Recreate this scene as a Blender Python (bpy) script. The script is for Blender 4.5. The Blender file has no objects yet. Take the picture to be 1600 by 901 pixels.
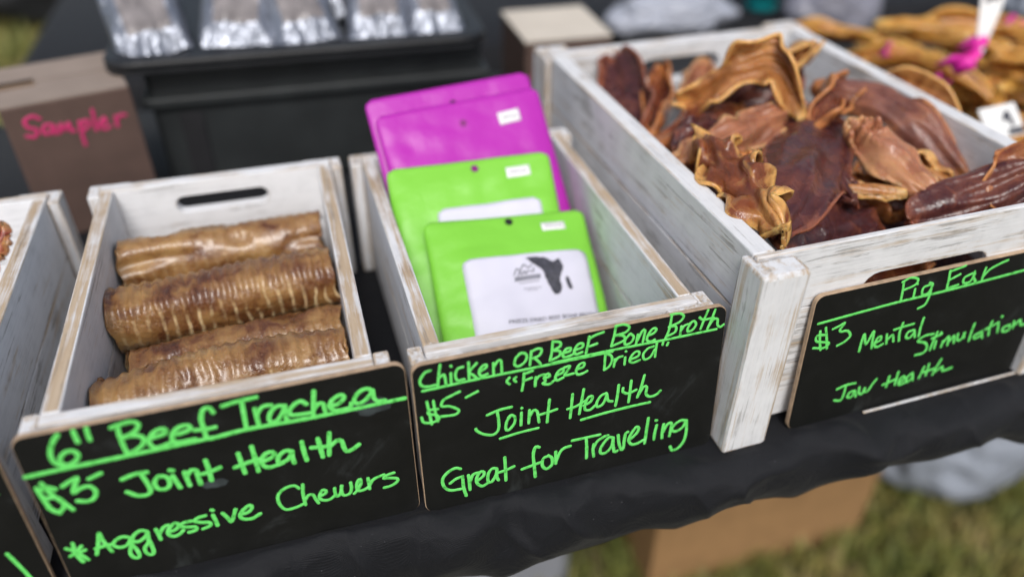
import bpy, bmesh, math, random
from mathutils import Vector, Matrix, noise, Euler
R = math.radians
random.seed(7)
S = bpy.context.scene
COL = S.collection

# ---------------------------------------------------------------- camera
CAM_LOC = Vector((0.15615, -0.37472, 0.43577))
CAM_ROT = Euler((0.936772, -0.003576, -0.282049), 'XYZ')
FPX = 1226.86                                   # focal length in pixels of a 1600 px wide picture
cd = bpy.data.cameras.new('camera'); cam = bpy.data.objects.new('camera', cd); COL.objects.link(cam)
cam.location = CAM_LOC; cam.rotation_euler = CAM_ROT
cd.sensor_width = 36; cd.lens = 36 * FPX / 1600
cd.clip_start = .02; cd.clip_end = 500
cd.dof.use_dof = True; cd.dof.focus_distance = .53; cd.dof.aperture_fstop = 1.7; cd.dof.aperture_blades = 0
S.camera = cam

# ---------------------------------------------------------------- light
SUN_EL, SUN_AZ = 50, 192                        # soft overcast daylight from behind the camera, a little left
w = bpy.data.worlds.new('World'); S.world = w; w.use_nodes = True
nt = w.node_tree; nt.nodes.clear()
sky = nt.nodes.new('ShaderNodeTexSky'); sky.sky_type = 'NISHITA'; sky.sun_disc = False
sky.sun_elevation = R(SUN_EL); sky.sun_rotation = R(SUN_AZ); sky.air_density = 1.2; sky.dust_density = 4.0
hs = nt.nodes.new('ShaderNodeHueSaturation'); hs.inputs['Saturation'].default_value = .7
bg = nt.nodes.new('ShaderNodeBackground'); bg.inputs['Strength'].default_value = .09
wo = nt.nodes.new('ShaderNodeOutputWorld')
nt.links.new(sky.outputs[0], hs.inputs['Color']); nt.links.new(hs.outputs[0], bg.inputs[0]); nt.links.new(bg.outputs[0], wo.inputs[0])
sl = bpy.data.lights.new('sun', 'SUN'); sl.energy = 1.6; sl.angle = R(22); sl.color = (1, .99, .985)
so = bpy.data.objects.new('sun', sl); COL.objects.link(so)
sd = Vector((math.sin(R(SUN_AZ)) * math.cos(R(SUN_EL)), math.cos(R(SUN_AZ)) * math.cos(R(SUN_EL)), math.sin(R(SUN_EL))))
so.rotation_euler = sd.to_track_quat('Z', 'Y').to_euler(); so.location = sd * 5
vs = S.view_settings; S.display_settings.display_device = 'sRGB'
vs.view_transform = 'Standard'; vs.look = 'None'; vs.gamma = 1; vs.use_curve_mapping = False; vs.exposure = .45
S.cycles.max_bounces = 8; S.cycles.use_denoising = True

# ---------------------------------------------------------------- helpers
def at(px, py, z):
    """The place on the level z that the photograph shows at (px, py)."""
    d = CAM_ROT.to_matrix() @ Vector(((px - 800) / FPX, -(py - 450.5) / FPX, -1))
    return CAM_LOC + d * ((z - CAM_LOC.z) / d.z)
def tag(o, label=None, cat=None, group=None, kind=None):
    for k, v in (('label', label), ('category', cat), ('group', group), ('kind', kind)):
        if v: o[k] = v
    return o
def thing(name, label, cat, loc=(0, 0, 0), rz=0, group=None):
    o = bpy.data.objects.new(name, None); COL.objects.link(o)
    o.empty_display_size = .02; o.location = loc; o.rotation_euler = (0, 0, rz)
    return tag(o, label, cat, group)
def obj(name, bm, mats, parent=None, smooth=False, bevel=0, bmat=-1, segs=2, angle=35):
    bmesh.ops.recalc_face_normals(bm, faces=bm.faces)
    me = bpy.data.meshes.new(name); bm.to_mesh(me); bm.free()
    o = bpy.data.objects.new(name, me); COL.objects.link(o)
    for m in (mats if isinstance(mats, (list, tuple)) else [mats]): me.materials.append(m)
    if smooth: me.polygons.foreach_set('use_smooth', [True] * len(me.polygons))
    if parent: o.parent = parent
    if bevel:
        b = o.modifiers.new('bevel', 'BEVEL'); b.width = bevel; b.segments = segs; b.limit_method = 'ANGLE'; b.angle_limit = R(angle)
        b.material = bmat; b.harden_normals = False
    return o
def box(bm, x0, x1, y0, y1, z0, z1, mi=0, top=None, jig=0):
    v = [bm.verts.new((x + random.uniform(-jig, jig), y + random.uniform(-jig, jig), z + random.uniform(-jig, jig)))
         for x in (x0, x1) for y in (y0, y1) for z in (z0, z1)]
    for k, f in enumerate(((0, 1, 3, 2), (4, 6, 7, 5), (0, 4, 5, 1), (2, 3, 7, 6), (0, 2, 6, 4), (1, 5, 7, 3))):
        fc = bm.faces.new([v[i] for i in f]); fc.material_index = mi
        if k == 5 and top is not None: fc.material_index = top
def stadium(cx, cz, w, h, n=8):
    r = h / 2; L = w / 2 - r
    return [(cx + L + r * math.cos(R(-90 + 180 * i / n)), cz + r * math.sin(R(-90 + 180 * i / n))) for i in range(n + 1)] + \
           [(cx - L + r * math.cos(R(90 + 180 * i / n)), cz + r * math.sin(R(90 + 180 * i / n))) for i in range(n + 1)]
def rrect(x0, x1, z0, z1, r, n=6):
    out = []
    for cx, cz, a in ((x1 - r, z0 + r, -90), (x1 - r, z1 - r, 0), (x0 + r, z1 - r, 90), (x0 + r, z0 + r, 180)):
        out += [(cx + r * math.cos(R(a + 90 * i / n)), cz + r * math.sin(R(a + 90 * i / n))) for i in range(n + 1)]
    return out
def plate(bm, outer, holes, y0, y1, mi=0, rim=None, to=lambda x, y, z: (x, y, z)):
    """A slab with an outline in x-z, optional holes, between y0 and y1."""
    loops = [outer] + list(holes)
    for y in (y0, y1):
        es = []
        for lp in loops:
            vs_ = [bm.verts.new(to(a, y, b)) for a, b in lp]
            es += [bm.edges.new((vs_[i], vs_[(i + 1) % len(vs_)])) for i in range(len(vs_))]
        g = bmesh.ops.triangle_fill(bm, use_beauty=True, use_dissolve=False, edges=es)
        for f in g['geom']:
            if isinstance(f, bmesh.types.BMFace): f.material_index = mi
    bm.verts.ensure_lookup_table()
    n = sum(len(l) for l in loops); base = len(bm.verts) - 2 * n; k = 0
    for lp in loops:
        m = len(lp)
        for i in range(m):
            a, b = base + k + i, base + k + (i + 1) % m
            f = bm.faces.new((bm.verts[a], bm.verts[b], bm.verts[b + n], bm.verts[a + n]))
            f.material_index = mi if rim is None else rim
        k += m
def spline(P, step):
    """Catmull-Rom through the points P, resampled."""
    P = [Vector(p) for p in P]
    if len(P) < 3:
        n = max(2, int((P[-1] - P[0]).length / step) + 1)
        return [P[0].lerp(P[-1], i / (n - 1)) for i in range(n)]
    Q = [P[0] * 2 - P[1]] + P + [P[-1] * 2 - P[-2]]; out = []
    for i in range(1, len(Q) - 2):
        a, b, c, d = Q[i - 1:i + 3]; n = max(2, int((c - b).length / step))
        for j in range(n):
            t = j / n
            out.append(.5 * (2 * b + (c - a) * t + (2 * a - 5 * b + 4 * c - d) * t * t + (3 * b - a - 3 * c + d) * t ** 3))
    out.append(P[-1]); return out
def ink(bm, pts, width, h, to, seed=0):
    """A raised marker stroke along 2-D points, domed in section, round at its ends. to(u, v, h) gives the 3-D place."""
    C = spline([(a, b, 0) for a, b in pts], width * .45)
    r = width / 2
    if (C[-1] - C[0]).length < 1e-9: C[-1] = C[0] + Vector((width * .1, 0, 0))
    d0 = (C[0] - C[min(2, len(C) - 1)]).normalized(); d1 = (C[-1] - C[max(-3, -len(C))]).normalized()
    st = [(C[0] + d0 * r * a, b) for a, b in ((.95, .3), (.75, .66), (.4, .92))] + [(c, 1) for c in C] + \
         [(C[-1] + d1 * r * a, b) for a, b in ((.4, .92), (.75, .66), (.95, .3))]
    rings = []
    for i, (c, s) in enumerate(st):
        a, b = st[max(0, i - 1)][0], st[min(len(st) - 1, i + 1)][0]
        t = (b - a)
        t = t.normalized() if t.length > 1e-9 else Vector((1, 0, 0))
        nrm = Vector((-t.y, t.x, 0)); s *= 1 + .13 * noise.noise(Vector((c.x * 300 + seed * 9.1, c.y * 300, seed)))
        rings.append([bm.verts.new(to(c.x + nrm.x * r * s * q, c.y + nrm.y * r * s * q, h * z * (.4 + .6 * min(1, s)))) for q, z in ((-1, 0), (-.86, .7), (0, 1), (.86, .7), (1, 0))])
    for a, b in zip(rings, rings[1:]):
        for j in range(4): bm.faces.new((a[j], a[j + 1], b[j + 1], b[j]))
    bm.faces.new(rings[0]); bm.faces.new(rings[-1][::-1])

# ---------------------------------------------------------------- materials
def new_mat(name):
    m = bpy.data.materials.new(name); m.use_nodes = True; nt = m.node_tree
    return m, nt, nt.nodes['Principled BSDF'], (lambda a, b: nt.links.new(a, b))
def N(nt, t, **kw):
    n = nt.nodes.new(t)
    for k, v in kw.items():
        if k in n.inputs: n.inputs[k].default_value = v
        else: setattr(n, k, v)
    return n
def ramp(nt, stops):
    r = nt.nodes.new('ShaderNodeValToRGB'); e = r.color_ramp.elements
    while len(e) < len(stops): e.new(.5)
    for i, (p, c) in enumerate(stops):
        e[i].position = p; e[i].color = tuple(c) + (1,) if len(c) == 3 else c
    return r
def coords(nt, kind='Object', scale=(1, 1, 1), loc=(0, 0, 0)):
    tc = N(nt, 'ShaderNodeTexCoord'); mp = N(nt, 'ShaderNodeMapping')
    mp.inputs['Scale'].default_value = scale; mp.inputs['Location'].default_value = loc
    nt.links.new(tc.outputs[kind], mp.inputs[0]); return mp.outputs[0]
def mixc(nt, fac, a, b):
    m = N(nt, 'ShaderNodeMix', data_type='RGBA')
    for s, v in ((0, fac), (6, a), (7, b)):
        if hasattr(v, 'is_linked') or hasattr(v, 'links'): nt.links.new(v, m.inputs[s])
        else: m.inputs[s].default_value = v if s == 0 else tuple(v) + (1,)
    return m.outputs[2]
def math_(nt, op, a, b=0, clamp=False):
    m = N(nt, 'ShaderNodeMath', operation=op, use_clamp=clamp)
    for i, v in enumerate((a, b)):
        if hasattr(v, 'links'): nt.links.new(v, m.inputs[i])
        else: m.inputs[i].default_value = v
    return m.outputs[0]
def bump(nt, bsdf, h, strength=.3, dist=.001):
    b = N(nt, 'ShaderNodeBump', Strength=strength, Distance=dist); nt.links.new(h, b.inputs['Height']); nt.links.new(b.outputs[0], bsdf.inputs['Normal'])
def flat_mat(name, c, rough=.6, var=.15, scale=60, bmp=0, bscale=300, spec=.4, metallic=0, sheen=0):
    m, nt, b, L = new_mat(name)
    v = coords(nt)
    n = N(nt, 'ShaderNodeTexNoise', Scale=scale, Detail=5); L(v, n.inputs['Vector'])
    r = ramp(nt, [(.3, [x * (1 - var) for x in c]), (.7, [min(1, x * (1 + var)) for x in c])]); L(n.outputs[0], r.inputs[0])
    L(r.outputs[0], b.inputs['Base Color'])
    b.inputs['Roughness'].default_value = rough; b.inputs['Metallic'].default_value = metallic
    b.inputs['Specular IOR Level'].default_value = spec; b.inputs['Sheen Weight'].default_value = sheen
    if bmp:
        n2 = N(nt, 'ShaderNodeTexNoise', Scale=bscale, Detail=4); L(v, n2.inputs['Vector']); bump(nt, b, n2.outputs[0], bmp)
    return m
def wood(name, axis, wear=.45, tint=(.69, .695, .71), off=0, scuff=0):
    """White-washed pine, grain along one axis; wear is how much bare wood and dark scratching shows."""
    m, nt, b, L = new_mat(name)
    sc = {'x': (6, 130, 130), 'y': (130, 6, 130), 'z': (130, 130, 6)}[axis]; fs = tuple(5 * s if s > 11 else 22 for s in sc)
    oi = N(nt, 'ShaderNodeObjectInfo'); tc = N(nt, 'ShaderNodeTexCoord')
    ad = N(nt, 'ShaderNodeVectorMath', operation='ADD'); L(tc.outputs['Object'], ad.inputs[0])
    sh = N(nt, 'ShaderNodeVectorMath', operation='SCALE'); sh.inputs[0].default_value = (3.1, 7.7, 5.3); L(oi.outputs['Random'], sh.inputs['Scale']); L(sh.outputs[0], ad.inputs[1])
    def nz(scale, s, det, rough=.6, dist=0):
        mp = N(nt, 'ShaderNodeMapping'); mp.inputs['Scale'].default_value = scale; mp.inputs['Location'].default_value = (off, off * 2, off)
        L(ad.outputs[0], mp.inputs[0]); n = N(nt, 'ShaderNodeTexNoise', Scale=s, Detail=det, Roughness=rough, Distortion=dist); L(mp.outputs[0], n.inputs['Vector']); return n.outputs[0]
    streak = nz(sc, 1, 6, .65, .3); fine = nz(fs, 1, 4, .7); patch = nz((1, 1, 1), 22, 4, .6); scr = nz(tuple(1.9 * s for s in sc), 1, 5, .7, .4); blot = nz((1, 1, 1), 55, 5)
    woodc = ramp(nt, [(.3, (.28, .19, .12)), (.5, (.43, .325, .22)), (.72, (.54, .44, .33))]); L(streak, woodc.inputs[0])
    whitec = ramp(nt, [(.3, [t * .80 for t in tint]), (.5, tint), (.75, [min(1, t * 1.1) for t in tint])]); L(math_(nt, 'ADD', math_(nt, 'MULTIPLY', fine, .5), math_(nt, 'MULTIPLY', blot, .5)), whitec.inputs[0])
    f = math_(nt, 'ADD', math_(nt, 'MULTIPLY', streak, .62), math_(nt, 'ADD', math_(nt, 'MULTIPLY', patch, .30), math_(nt, 'MULTIPLY', fine, .3)))
    e = ramp(nt, [(.5, (0, 0, 0)), (.62, (1, 1, 1))]); L(math_(nt, 'ADD', f, (wear - .5) * .42 - .03), e.inputs[0])
    c = mixc(nt, e.outputs[0], whitec.outputs[0], woodc.outputs[0])
    d = ramp(nt, [(.60, (0, 0, 0)), (.66, (1, 1, 1))]); L(math_(nt, 'ADD', scr, math_(nt, 'MULTIPLY', math_(nt, 'SUBTRACT', patch, .5 - .14 * scuff), .42 + .5 * scuff)), d.inputs[0])
    c = mixc(nt, math_(nt, 'MULTIPLY', d.outputs[0], .5), c, (.20, .185, .17))
    L(c, b.inputs['Base Color']); b.inputs['Roughness'].default_value = .72; b.inputs['Specular IOR Level'].default_value = .3
    h = math_(nt, 'SUBTRACT', math_(nt, 'MULTIPLY', fine, .6), math_(nt, 'ADD', math_(nt, 'MULTIPLY', e.outputs[0], .25), math_(nt, 'MULTIPLY', d.outputs[0], .4)))
    bump(nt, b, h, .55, .0009)
    return m
WX, WY, WZ = wood('white_wood_x', 'x', .20), wood('white_wood_y', 'y', .18), wood('white_wood_z', 'z', .34)
TX, TY = wood('worn_wood_x', 'x', .36, off=1), wood('worn_wood_y', 'y', .56, off=2)
BARE = wood('bare_edge_wood', 'y', .40, off=3)
PALE = wood('pale_wood_inside', 'x', .10, tint=(.76, .765, .78), off=4)

SY, SX = wood('scuffed_wood_y', 'y', .20, off=6, scuff=.28), wood('scuffed_wood_x', 'x', .24, off=7, scuff=.3)
BAREZ = wood('bare_edge_wood_z', 'z', .46, off=8)

# ---------------------------------------------------------------- ground
GZ = -.74
m_soil, nt, b, L = new_mat('soil')
v = coords(nt); n1 = N(nt, 'ShaderNodeTexNoise', Scale=9, Detail=8); L(v, n1.inputs['Vector'])
r = ramp(nt, [(.3, (.03, .035, .012)), (.5, (.065, .07, .022)), (.62, (.11, .085, .04)), (.8, (.16, .12, .06))]); L(n1.outputs[0], r.inputs[0]); L(r.outputs[0], b.inputs['Base Color'])
b.inputs['Roughness'].default_value = .95
bm = bmesh.new(); bmesh.ops.create_grid(bm, x_segments=80, y_segments=80, size=60)
for q in bm.verts: q.co.z = GZ + .012 * noise.noise(q.co * .8)
tag(obj('ground', bm, m_soil), kind='structure')

m_grass, nt, b, L = new_mat('grass_blades')
v = coords(nt); n1 = N(nt, 'ShaderNodeTexNoise', Scale=7, Detail=4); L(v, n1.inputs['Vector']); n2 = N(nt, 'ShaderNodeTexNoise', Scale=60, Detail=2); L(v, n2.inputs['Vector'])
r = ramp(nt, [(.3, (.06, .085, .016)), (.44, (.16, .185, .035)), (.53, (.27, .24, .065)), (.63, (.42, .31, .13)), (.8, (.25, .14, .06))])
L(math_(nt, 'ADD', math_(nt, 'MULTIPLY', n1.outputs[0], .62), math_(nt, 'MULTIPLY', n2.outputs[0], .38)), r.inputs[0]); L(r.outputs[0], b.inputs['Base Color'])
b.inputs['Roughness'].default_value = .6
bm = bmesh.new(); rg = random.Random(3)
def blade(x, y, h, wd):
    a = rg.uniform(0, 6.283); lean = rg.uniform(.1, .9) * h; ca, sa = math.cos(a), math.sin(a)
    p = Vector((x, y, GZ - .004)); s = Vector((-sa, ca, 0)) * wd; d = Vector((ca, sa, 0))
    v0, v1 = bm.verts.new(p - s), bm.verts.new(p + s)
    v2, v3 = bm.verts.new(p + d * lean * .35 + Vector((0, 0, h * .6)) + s * .8), bm.verts.new(p + d * lean * .35 + Vector((0, 0, h * .6)) - s * .8)
    v4 = bm.verts.new(p + d * lean + Vector((0, 0, h)))
    bm.faces.new((v0, v1, v2, v3)); bm.faces.new((v3, v2, v4))
for _ in range(26000): blade(rg.uniform(.1, 1.9), rg.uniform(-.35, .75), rg.uniform(.02, .065), rg.uniform(.0012, .003))
for _ in range(9000): blade(rg.uniform(-2.2, .3), rg.uniform(1.5, 5), rg.uniform(.04, .11), rg.uniform(.004, .009))
tag(obj('grass', bm, m_grass), kind='stuff')

# ---------------------------------------------------------------- table and its black cloth
m_top = flat_mat('grey_plastic', (.42, .43, .45), .5)
m_steel = flat_mat('grey_steel', (.25, .26, .28), .4, metallic=.8)
def folding_table(x0, x1, y0, y1, label):
    t = thing('folding_table', label, 'table', ((x0 + x1) / 2, (y0 + y1) / 2, GZ))
    a, c = (x1 - x0) / 2, (y1 - y0) / 2
    bm = bmesh.new(); box(bm, -a, a, -c, c, -GZ - .05, -GZ - .006); obj('tabletop', bm, m_top, t, bevel=.006)
    for sx in (-1, 1):
        for sy in (-1, 1):
            bm = bmesh.new(); bmesh.ops.create_cone(bm, cap_ends=True, segments=16, radius1=.014, radius2=.014, depth=-GZ - .05, matrix=Matrix.Translation((sx * (a - .12), sy * (c - .08), (-GZ - .05) / 2)))
            obj('leg', bm, m_steel, t, smooth=False)
    return t
folding_table(-.95, 1.55, .02, .70, 'long folding table under the black cloth that carries the wooden crates')
folding_table(-.22, 2.3, .86, 1.56, 'second folding table under the plain black cloth at the back')

m_cloth, nt, b, L = new_mat('black_cloth')
v = coords(nt); b.inputs['Base Color'].default_value = (.0066, .0072, .0098, 1); b.inputs['Roughness'].default_value = .62
b.inputs['Sheen Weight'].default_value = .04; b.inputs['Sheen Roughness'].default_value = .45; b.inputs['Specular IOR Level'].default_value = .28
wv = [N(nt, 'ShaderNodeTexWave', Scale=520, bands_direction=d) for d in 'XY']
for q in wv: L(v, q.inputs['Vector'])
nz_ = N(nt, 'ShaderNodeTexNoise', Scale=900, Detail=2); L(v, nz_.inputs['Vector'])
cr = N(nt, 'ShaderNodeTexNoise', Scale=34, Detail=5, Distortion=1.5); L(v, cr.inputs['Vector'])
bump(nt, b, math_(nt, 'ADD', math_(nt, 'ADD', math_(nt, 'MAXIMUM', wv[0].outputs[1], wv[1].outputs[1]), nz_.outputs[0]), math_(nt, 'MULTIPLY', cr.outputs[0], 9.0)), .45, .0005)
lint = N(nt, 'ShaderNodeTexVoronoi', Scale=130); L(v, lint.inputs['Vector'])
lr = ramp(nt, [(.0, (.20, .20, .21)), (.035, (.10, .10, .11)), (.06, (.0066, .0072, .0098))]); L(lint.outputs['Distance'], lr.inputs[0])
nz3 = N(nt, 'ShaderNodeTexNoise', Scale=9, Detail=3); L(v, nz3.inputs['Vector']); nr = ramp(nt, [(.45, (0, 0, 0)), (.62, (1, 1, 1))]); L(nz3.outputs[0], nr.inputs[0])
L(mixc(nt, nr.outputs[0], (.0066, .0072, .0098), lr.outputs[0]), b.inputs['Base Color'])

HEM = [(-1.0, -.045, -.075), (-.6, -.045, -.06), (-.2, -.044, -.072), (0, -.043, -.06), (.1334, -.0415, -.0661), (.16, -.043, -.0658), (.2029, -.0473, -.0559), (.2289, -.0491, -.0617), (.2446, -.0493, -.0702), (.2706, -.0497, -.0616),
       (.3179, -.0504, -.0582), (.3507, -.051, -.0515), (.3796, -.0515, -.0591), (.4126, -.0521, -.0473), (.4582, -.0531, -.0483), (.4797, -.0535, -.055), (.5052, -.0541, -.0492),
       (.5514, -.0552, -.0425), (.6031, -.0565, -.0482), (.6577, -.0579, -.0383), (.6933, -.0603, -.0532), (.8, -.061, -.045), (1.0, -.064, -.06), (1.3, -.068, -.05), (1.6, -.07, -.06)]
def hem(x):
    for a, c in zip(HEM, HEM[1:]):
        if x <= c[0]:
            t = (x - a[0]) / (c[0] - a[0]); t = t * t * (3 - 2 * t) * .5 + t * .5
            return a[1] + (c[1] - a[1]) * t, a[2] + (c[2] - a[2]) * t
    return HEM[-1][1:]
def edge_ridge(x):                               # where the top turns over the table edge: a scalloped, puckered line
    e = -.047 - .016 * max(0, min(1, (x - .2) / .35))
    return e + .010 * math.sin(x * 58 + 1.6 * math.sin(x * 23)) * (.6 + .7 * noise.noise(Vector((x * 9, 3, 0)))) + .004 * noise.noise(Vector((x * 36, 1, 0)))
bm = bmesh.new(); rows = []
xs = [-1.0 + 2.6 * i / 1500 for i in range(1501)]
PROF = [i / 26 for i in range(27)]
for x in xs:
    ye = edge_ridge(x); hy, hz = hem(x); col = []
    for y in (.72, .5, .3, .1, .04, 0, -.008, -.016, -.022, -.028): 
        col.append(bm.verts.new((x, y, -.0015)))
    puck = max(0, noise.noise(Vector((x * 34, 7, 0)))) * .011 + .002
    for t in PROF:                               # from the flat top round the edge down to the hem
        if t < .4:
            k = t / .4; y = -.03 + (ye + .03) * k
            z = -.0015 + puck * math.sin(k * math.pi) ** 2 * (.6 + .8 * noise.noise(Vector((x * 42, y * 60, 2)))) - .004 * k ** 4 + .006 * (1 - abs(noise.noise(Vector((x * 21, 0, 15))))) ** 7 * k * k * (1.25 - k)
        else:
            k = (t - .4) / .6; kk = min(1, k * 1.0)
            y = ye + (hy - ye) * (kk ** 1.3) - .007 * math.sin(kk * math.pi * .9)
            z = -.0055 + (hz + .0055) * kk
            cre = (1 - abs(noise.noise(Vector((x * 21 - kk * .5, kk * .7, 15))))) ** 7
            y -= .006 * cre * math.sin(min(1, kk * 1.3 + .25) * math.pi / 2) * (1 - kk) ** .8
            rip = noise.noise(Vector((x * 24 + 2 * kk, kk * 1.2, 5))) * .0045 + .003 * math.sin(x * 75 + kk * 2 + 3 * noise.noise(Vector((x * 6, 0, 9))))
            y += rip * math.sin(min(1, kk * 1.4) * math.pi / 2) * (1 - .75 * kk)
        col.append(bm.verts.new((x, y, z)))
    rows.append(col)
for a, c in zip(rows, rows[1:]):
    for j in range(len(a) - 1): bm.faces.new((a[j], c[j], c[j + 1], a[j + 1]))
cl = obj('tablecloth', bm, m_cloth, smooth=True)
so_ = cl.modifiers.new('thickness', 'SOLIDIFY'); so_.thickness = .0007; so_.offset = -1
tag(cl, 'black tablecloth under the wooden crates with a wavy hem over the front edge', 'tablecloth')
bm = bmesh.new()
prof = [(.84, -.72), (.845, -.3), (.852, -.012), (.862, -.002), (1.0, -.001), (1.56, -.001), (1.575, -.02), (1.58, -.7)]
cols = []
for i in range(241):
    x = -.235 + 2.55 * i / 240
    cols.append([bm.verts.new((x, y + (.016 * math.sin(x * 38 + 2 * noise.noise(Vector((x * 5, 0, 0)))) * min(1, -z * 3) if z < -.01 else 0), z)) for y, z in prof])
for a, c in zip(cols, cols[1:]):
    for j in range(len(a) - 1): bm.faces.new((a[j], c[j], c[j + 1], a[j + 1]))
c2 = obj('tablecloth', bm, m_cloth, smooth=True)
s2 = c2.modifiers.new('thickness', 'SOLIDIFY'); s2.thickness = .0008; s2.offset = -1
tag(c2, 'plain black tablecloth on the back table with nothing but a bag and cup on it', 'tablecloth')

# ---------------------------------------------------------------- crates
def crate(label, loc, rz, W, D, H, t, po, pt, pw, planks, hole_front, hole_back, worn, tf=.0085):
    """Box of planks: end panels inside the corner posts, side panels between the ends. Origin at the inner front left corner."""
    c = thing('wooden_crate', label, 'crate', loc, rz, 'whitewashed wooden crates')
    gap = .0012; ph = (H - .006) / planks
    for end, y0, y1, hole in ((0, -tf, 0, hole_front), (1, D, D + t, hole_back)):
        bm = bmesh.new()
        for k in range(planks):
            z0, z1 = .006 + k * ph + (gap if k else 0), .006 + (k + 1) * ph
            hl = []
            if hole and z0 < hole[1] < z1: hl = [stadium(W / 2, hole[1], hole[0], hole[2])]
            plate(bm, [(-t, z0), (W + t, z0), (W + t, z1), (-t, z1)], hl, y0, y1)
        for f in bm.faces:
            f.normal_update()
        o = obj('end_panel', bm, [PALE if (end and worn < 2) else (SX if worn == 2 else WX), TX], c, bevel=.0011, bmat=1, angle=50)
        for f in o.data.polygons:
            if abs(f.normal.z) > .8 and f.center.z > H - .004: f.material_index = 1
    for sx in (0, 1):
        bm = bmesh.new()
        x0, x1 = (-t, -.0002) if sx == 0 else (W + .0002, W + t)
        for k in range(planks):
            z0, z1 = .006 + k * ph + (gap if k else 0), .006 + (k + 1) * ph
            box(bm, x0, x1, .0003, D - .0003, z0, z1, 0, 1 if k == planks - 1 else None)
        obj('side_panel', bm, [SY if worn == 2 else WY, TY if worn < 2 else WY, BARE], c, bevel=.0012, bmat=2)
    for sx in (0, 1):
        for end in (0, 1):
            bm = bmesh.new()
            # one L-shaped stick: it stands before the end panel and laps round the panel's end
            y0, y1, y2 = (-tf - pt, -tf - .0003, .004) if end == 0 else (D + t + pt, D + t + .0003, D - .004)
            j = [random.uniform(-.0005, .0005) for _ in range(4)]
            L_ = [(-t - po + j[0], y0 + j[1]), (-t - po + pw + j[2], y0 + j[3]), (-t - po + pw + j[2], y1), (-t - .0004, y1), (-t - .0004, y2), (-t - po + j[0], y2)]
            if sx: L_ = [(W - x, y) for x, y in L_]
            zt = H - .0015 + random.uniform(-.0008, .0008)
            plate(bm, L_, [], 0, zt, to=lambda x, z, y: (x, y, z))
            obj('corner_post', bm, [WZ, BAREZ], c, bevel=.0016 if worn < 2 else .0030, bmat=1, segs=2)
    bm = bmesh.new(); box(bm, .0005, W - .0005, .0005, D - .0005, .006, .011)
    obj('base_panel', bm, WY, c)
    if worn == 2:
        bm = bmesh.new(); box(bm, .10, W - .008, -.0214, -.0193, .0004, .0020); obj('bottom_batten', bm, [WX, BARE], c, bevel=.0008, bmat=1)
    return c
SM = dict(W=.165, D=.2631, H=.1159, t=.011, po=.010, pt=.0045, pw=.034, planks=2)
crate('whitewashed wooden crate cut off by the photo edge, with a reddish chew in it', (-.226, 0, 0), .004, hole_front=None, hole_back=(.075, .094, .015), worn=1, **SM)
crate('whitewashed wooden crate holding ribbed brown trachea tubes', (0, 0, 0), 0, hole_front=None, hole_back=(.076, .0945, .0155), worn=1, **SM)
crate('whitewashed wooden crate holding bright pink and lime green pouches', (.2188, .0003, 0), .0146, hole_front=None, hole_back=(.075, .094, .015), worn=1, **SM)
crate('large deep whitewashed wooden crate heaped with dark pig ears', (.4367, -.0191, 0), .0316, W=.2585, D=.37, H=.1582, t=.0165, po=.0075, pt=.0195, tf=.0045, pw=.0355, planks=3,
      hole_front=(.108, .1125, .026), hole_back=(.095, .130, .026), worn=2)

# ---------------------------------------------------------------- chalkboard signs
m_chalk, nt, b, L = new_mat('chalkboard_black')
v = coords(nt); n1 = N(nt, 'ShaderNodeTexNoise', Scale=26, Detail=7, Roughness=.7, Distortion=.6); L(v, n1.inputs['Vector'])
n2 = N(nt, 'ShaderNodeTexNoise', Scale=420, Detail=3); L(v, n2.inputs['Vector'])
r = ramp(nt, [(.42, (.0055, .0058, .0052)), (.6, (.008, .0083, .0078)), (.74, (.024, .027, .027))]); L(n1.outputs[0], r.inputs[0])
vo = N(nt, 'ShaderNodeTexVoronoi', Scale=210); L(v, vo.inputs['Vector']); vr = ramp(nt, [(.0, (1, 1, 1)), (.05, (0, 0, 0))]); L(vo.outputs['Distance'], vr.inputs[0])
n4 = N(nt, 'ShaderNodeTexNoise', Scale=17, Detail=2); L(v, n4.inputs['Vector']); r4 = ramp(nt, [(.54, (0, 0, 0)), (.66, (1, 1, 1))]); L(n4.outputs[0], r4.inputs[0])
L(mixc(nt, math_(nt, 'MULTIPLY', math_(nt, 'MULTIPLY', vr.outputs[0], r4.outputs[0]), .35), r.outputs[0], (.3, .32, .3)), b.inputs['Base Color'])
b.inputs['Roughness'].default_value = .58; b.inputs['Specular IOR Level'].default_value = .22; bump(nt, b, n2.outputs[0], .12, .0003)
m_mdf = flat_mat('tan_board_edge', (.42, .30, .20), .7, .25, 140)
m_ink, nt, b, L = new_mat('green_marker')
v = coords(nt); n1 = N(nt, 'ShaderNodeTexNoise', Scale=240, Detail=5); L(v, n1.inputs['Vector'])
r = ramp(nt, [(.30, (.05, .34, .05)), (.42, (.125, .66, .125)), (.6, (.15, .74, .15)), (.78, (.24, .78, .26))]); L(n1.outputs[0], r.inputs[0]); L(r.outputs[0], b.inputs['Base Color']); b.inputs['Roughness'].default_value = .55
m_smear = flat_mat('wiped_marker_smear', (.028, .036, .038), .7, .5, 90)

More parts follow.
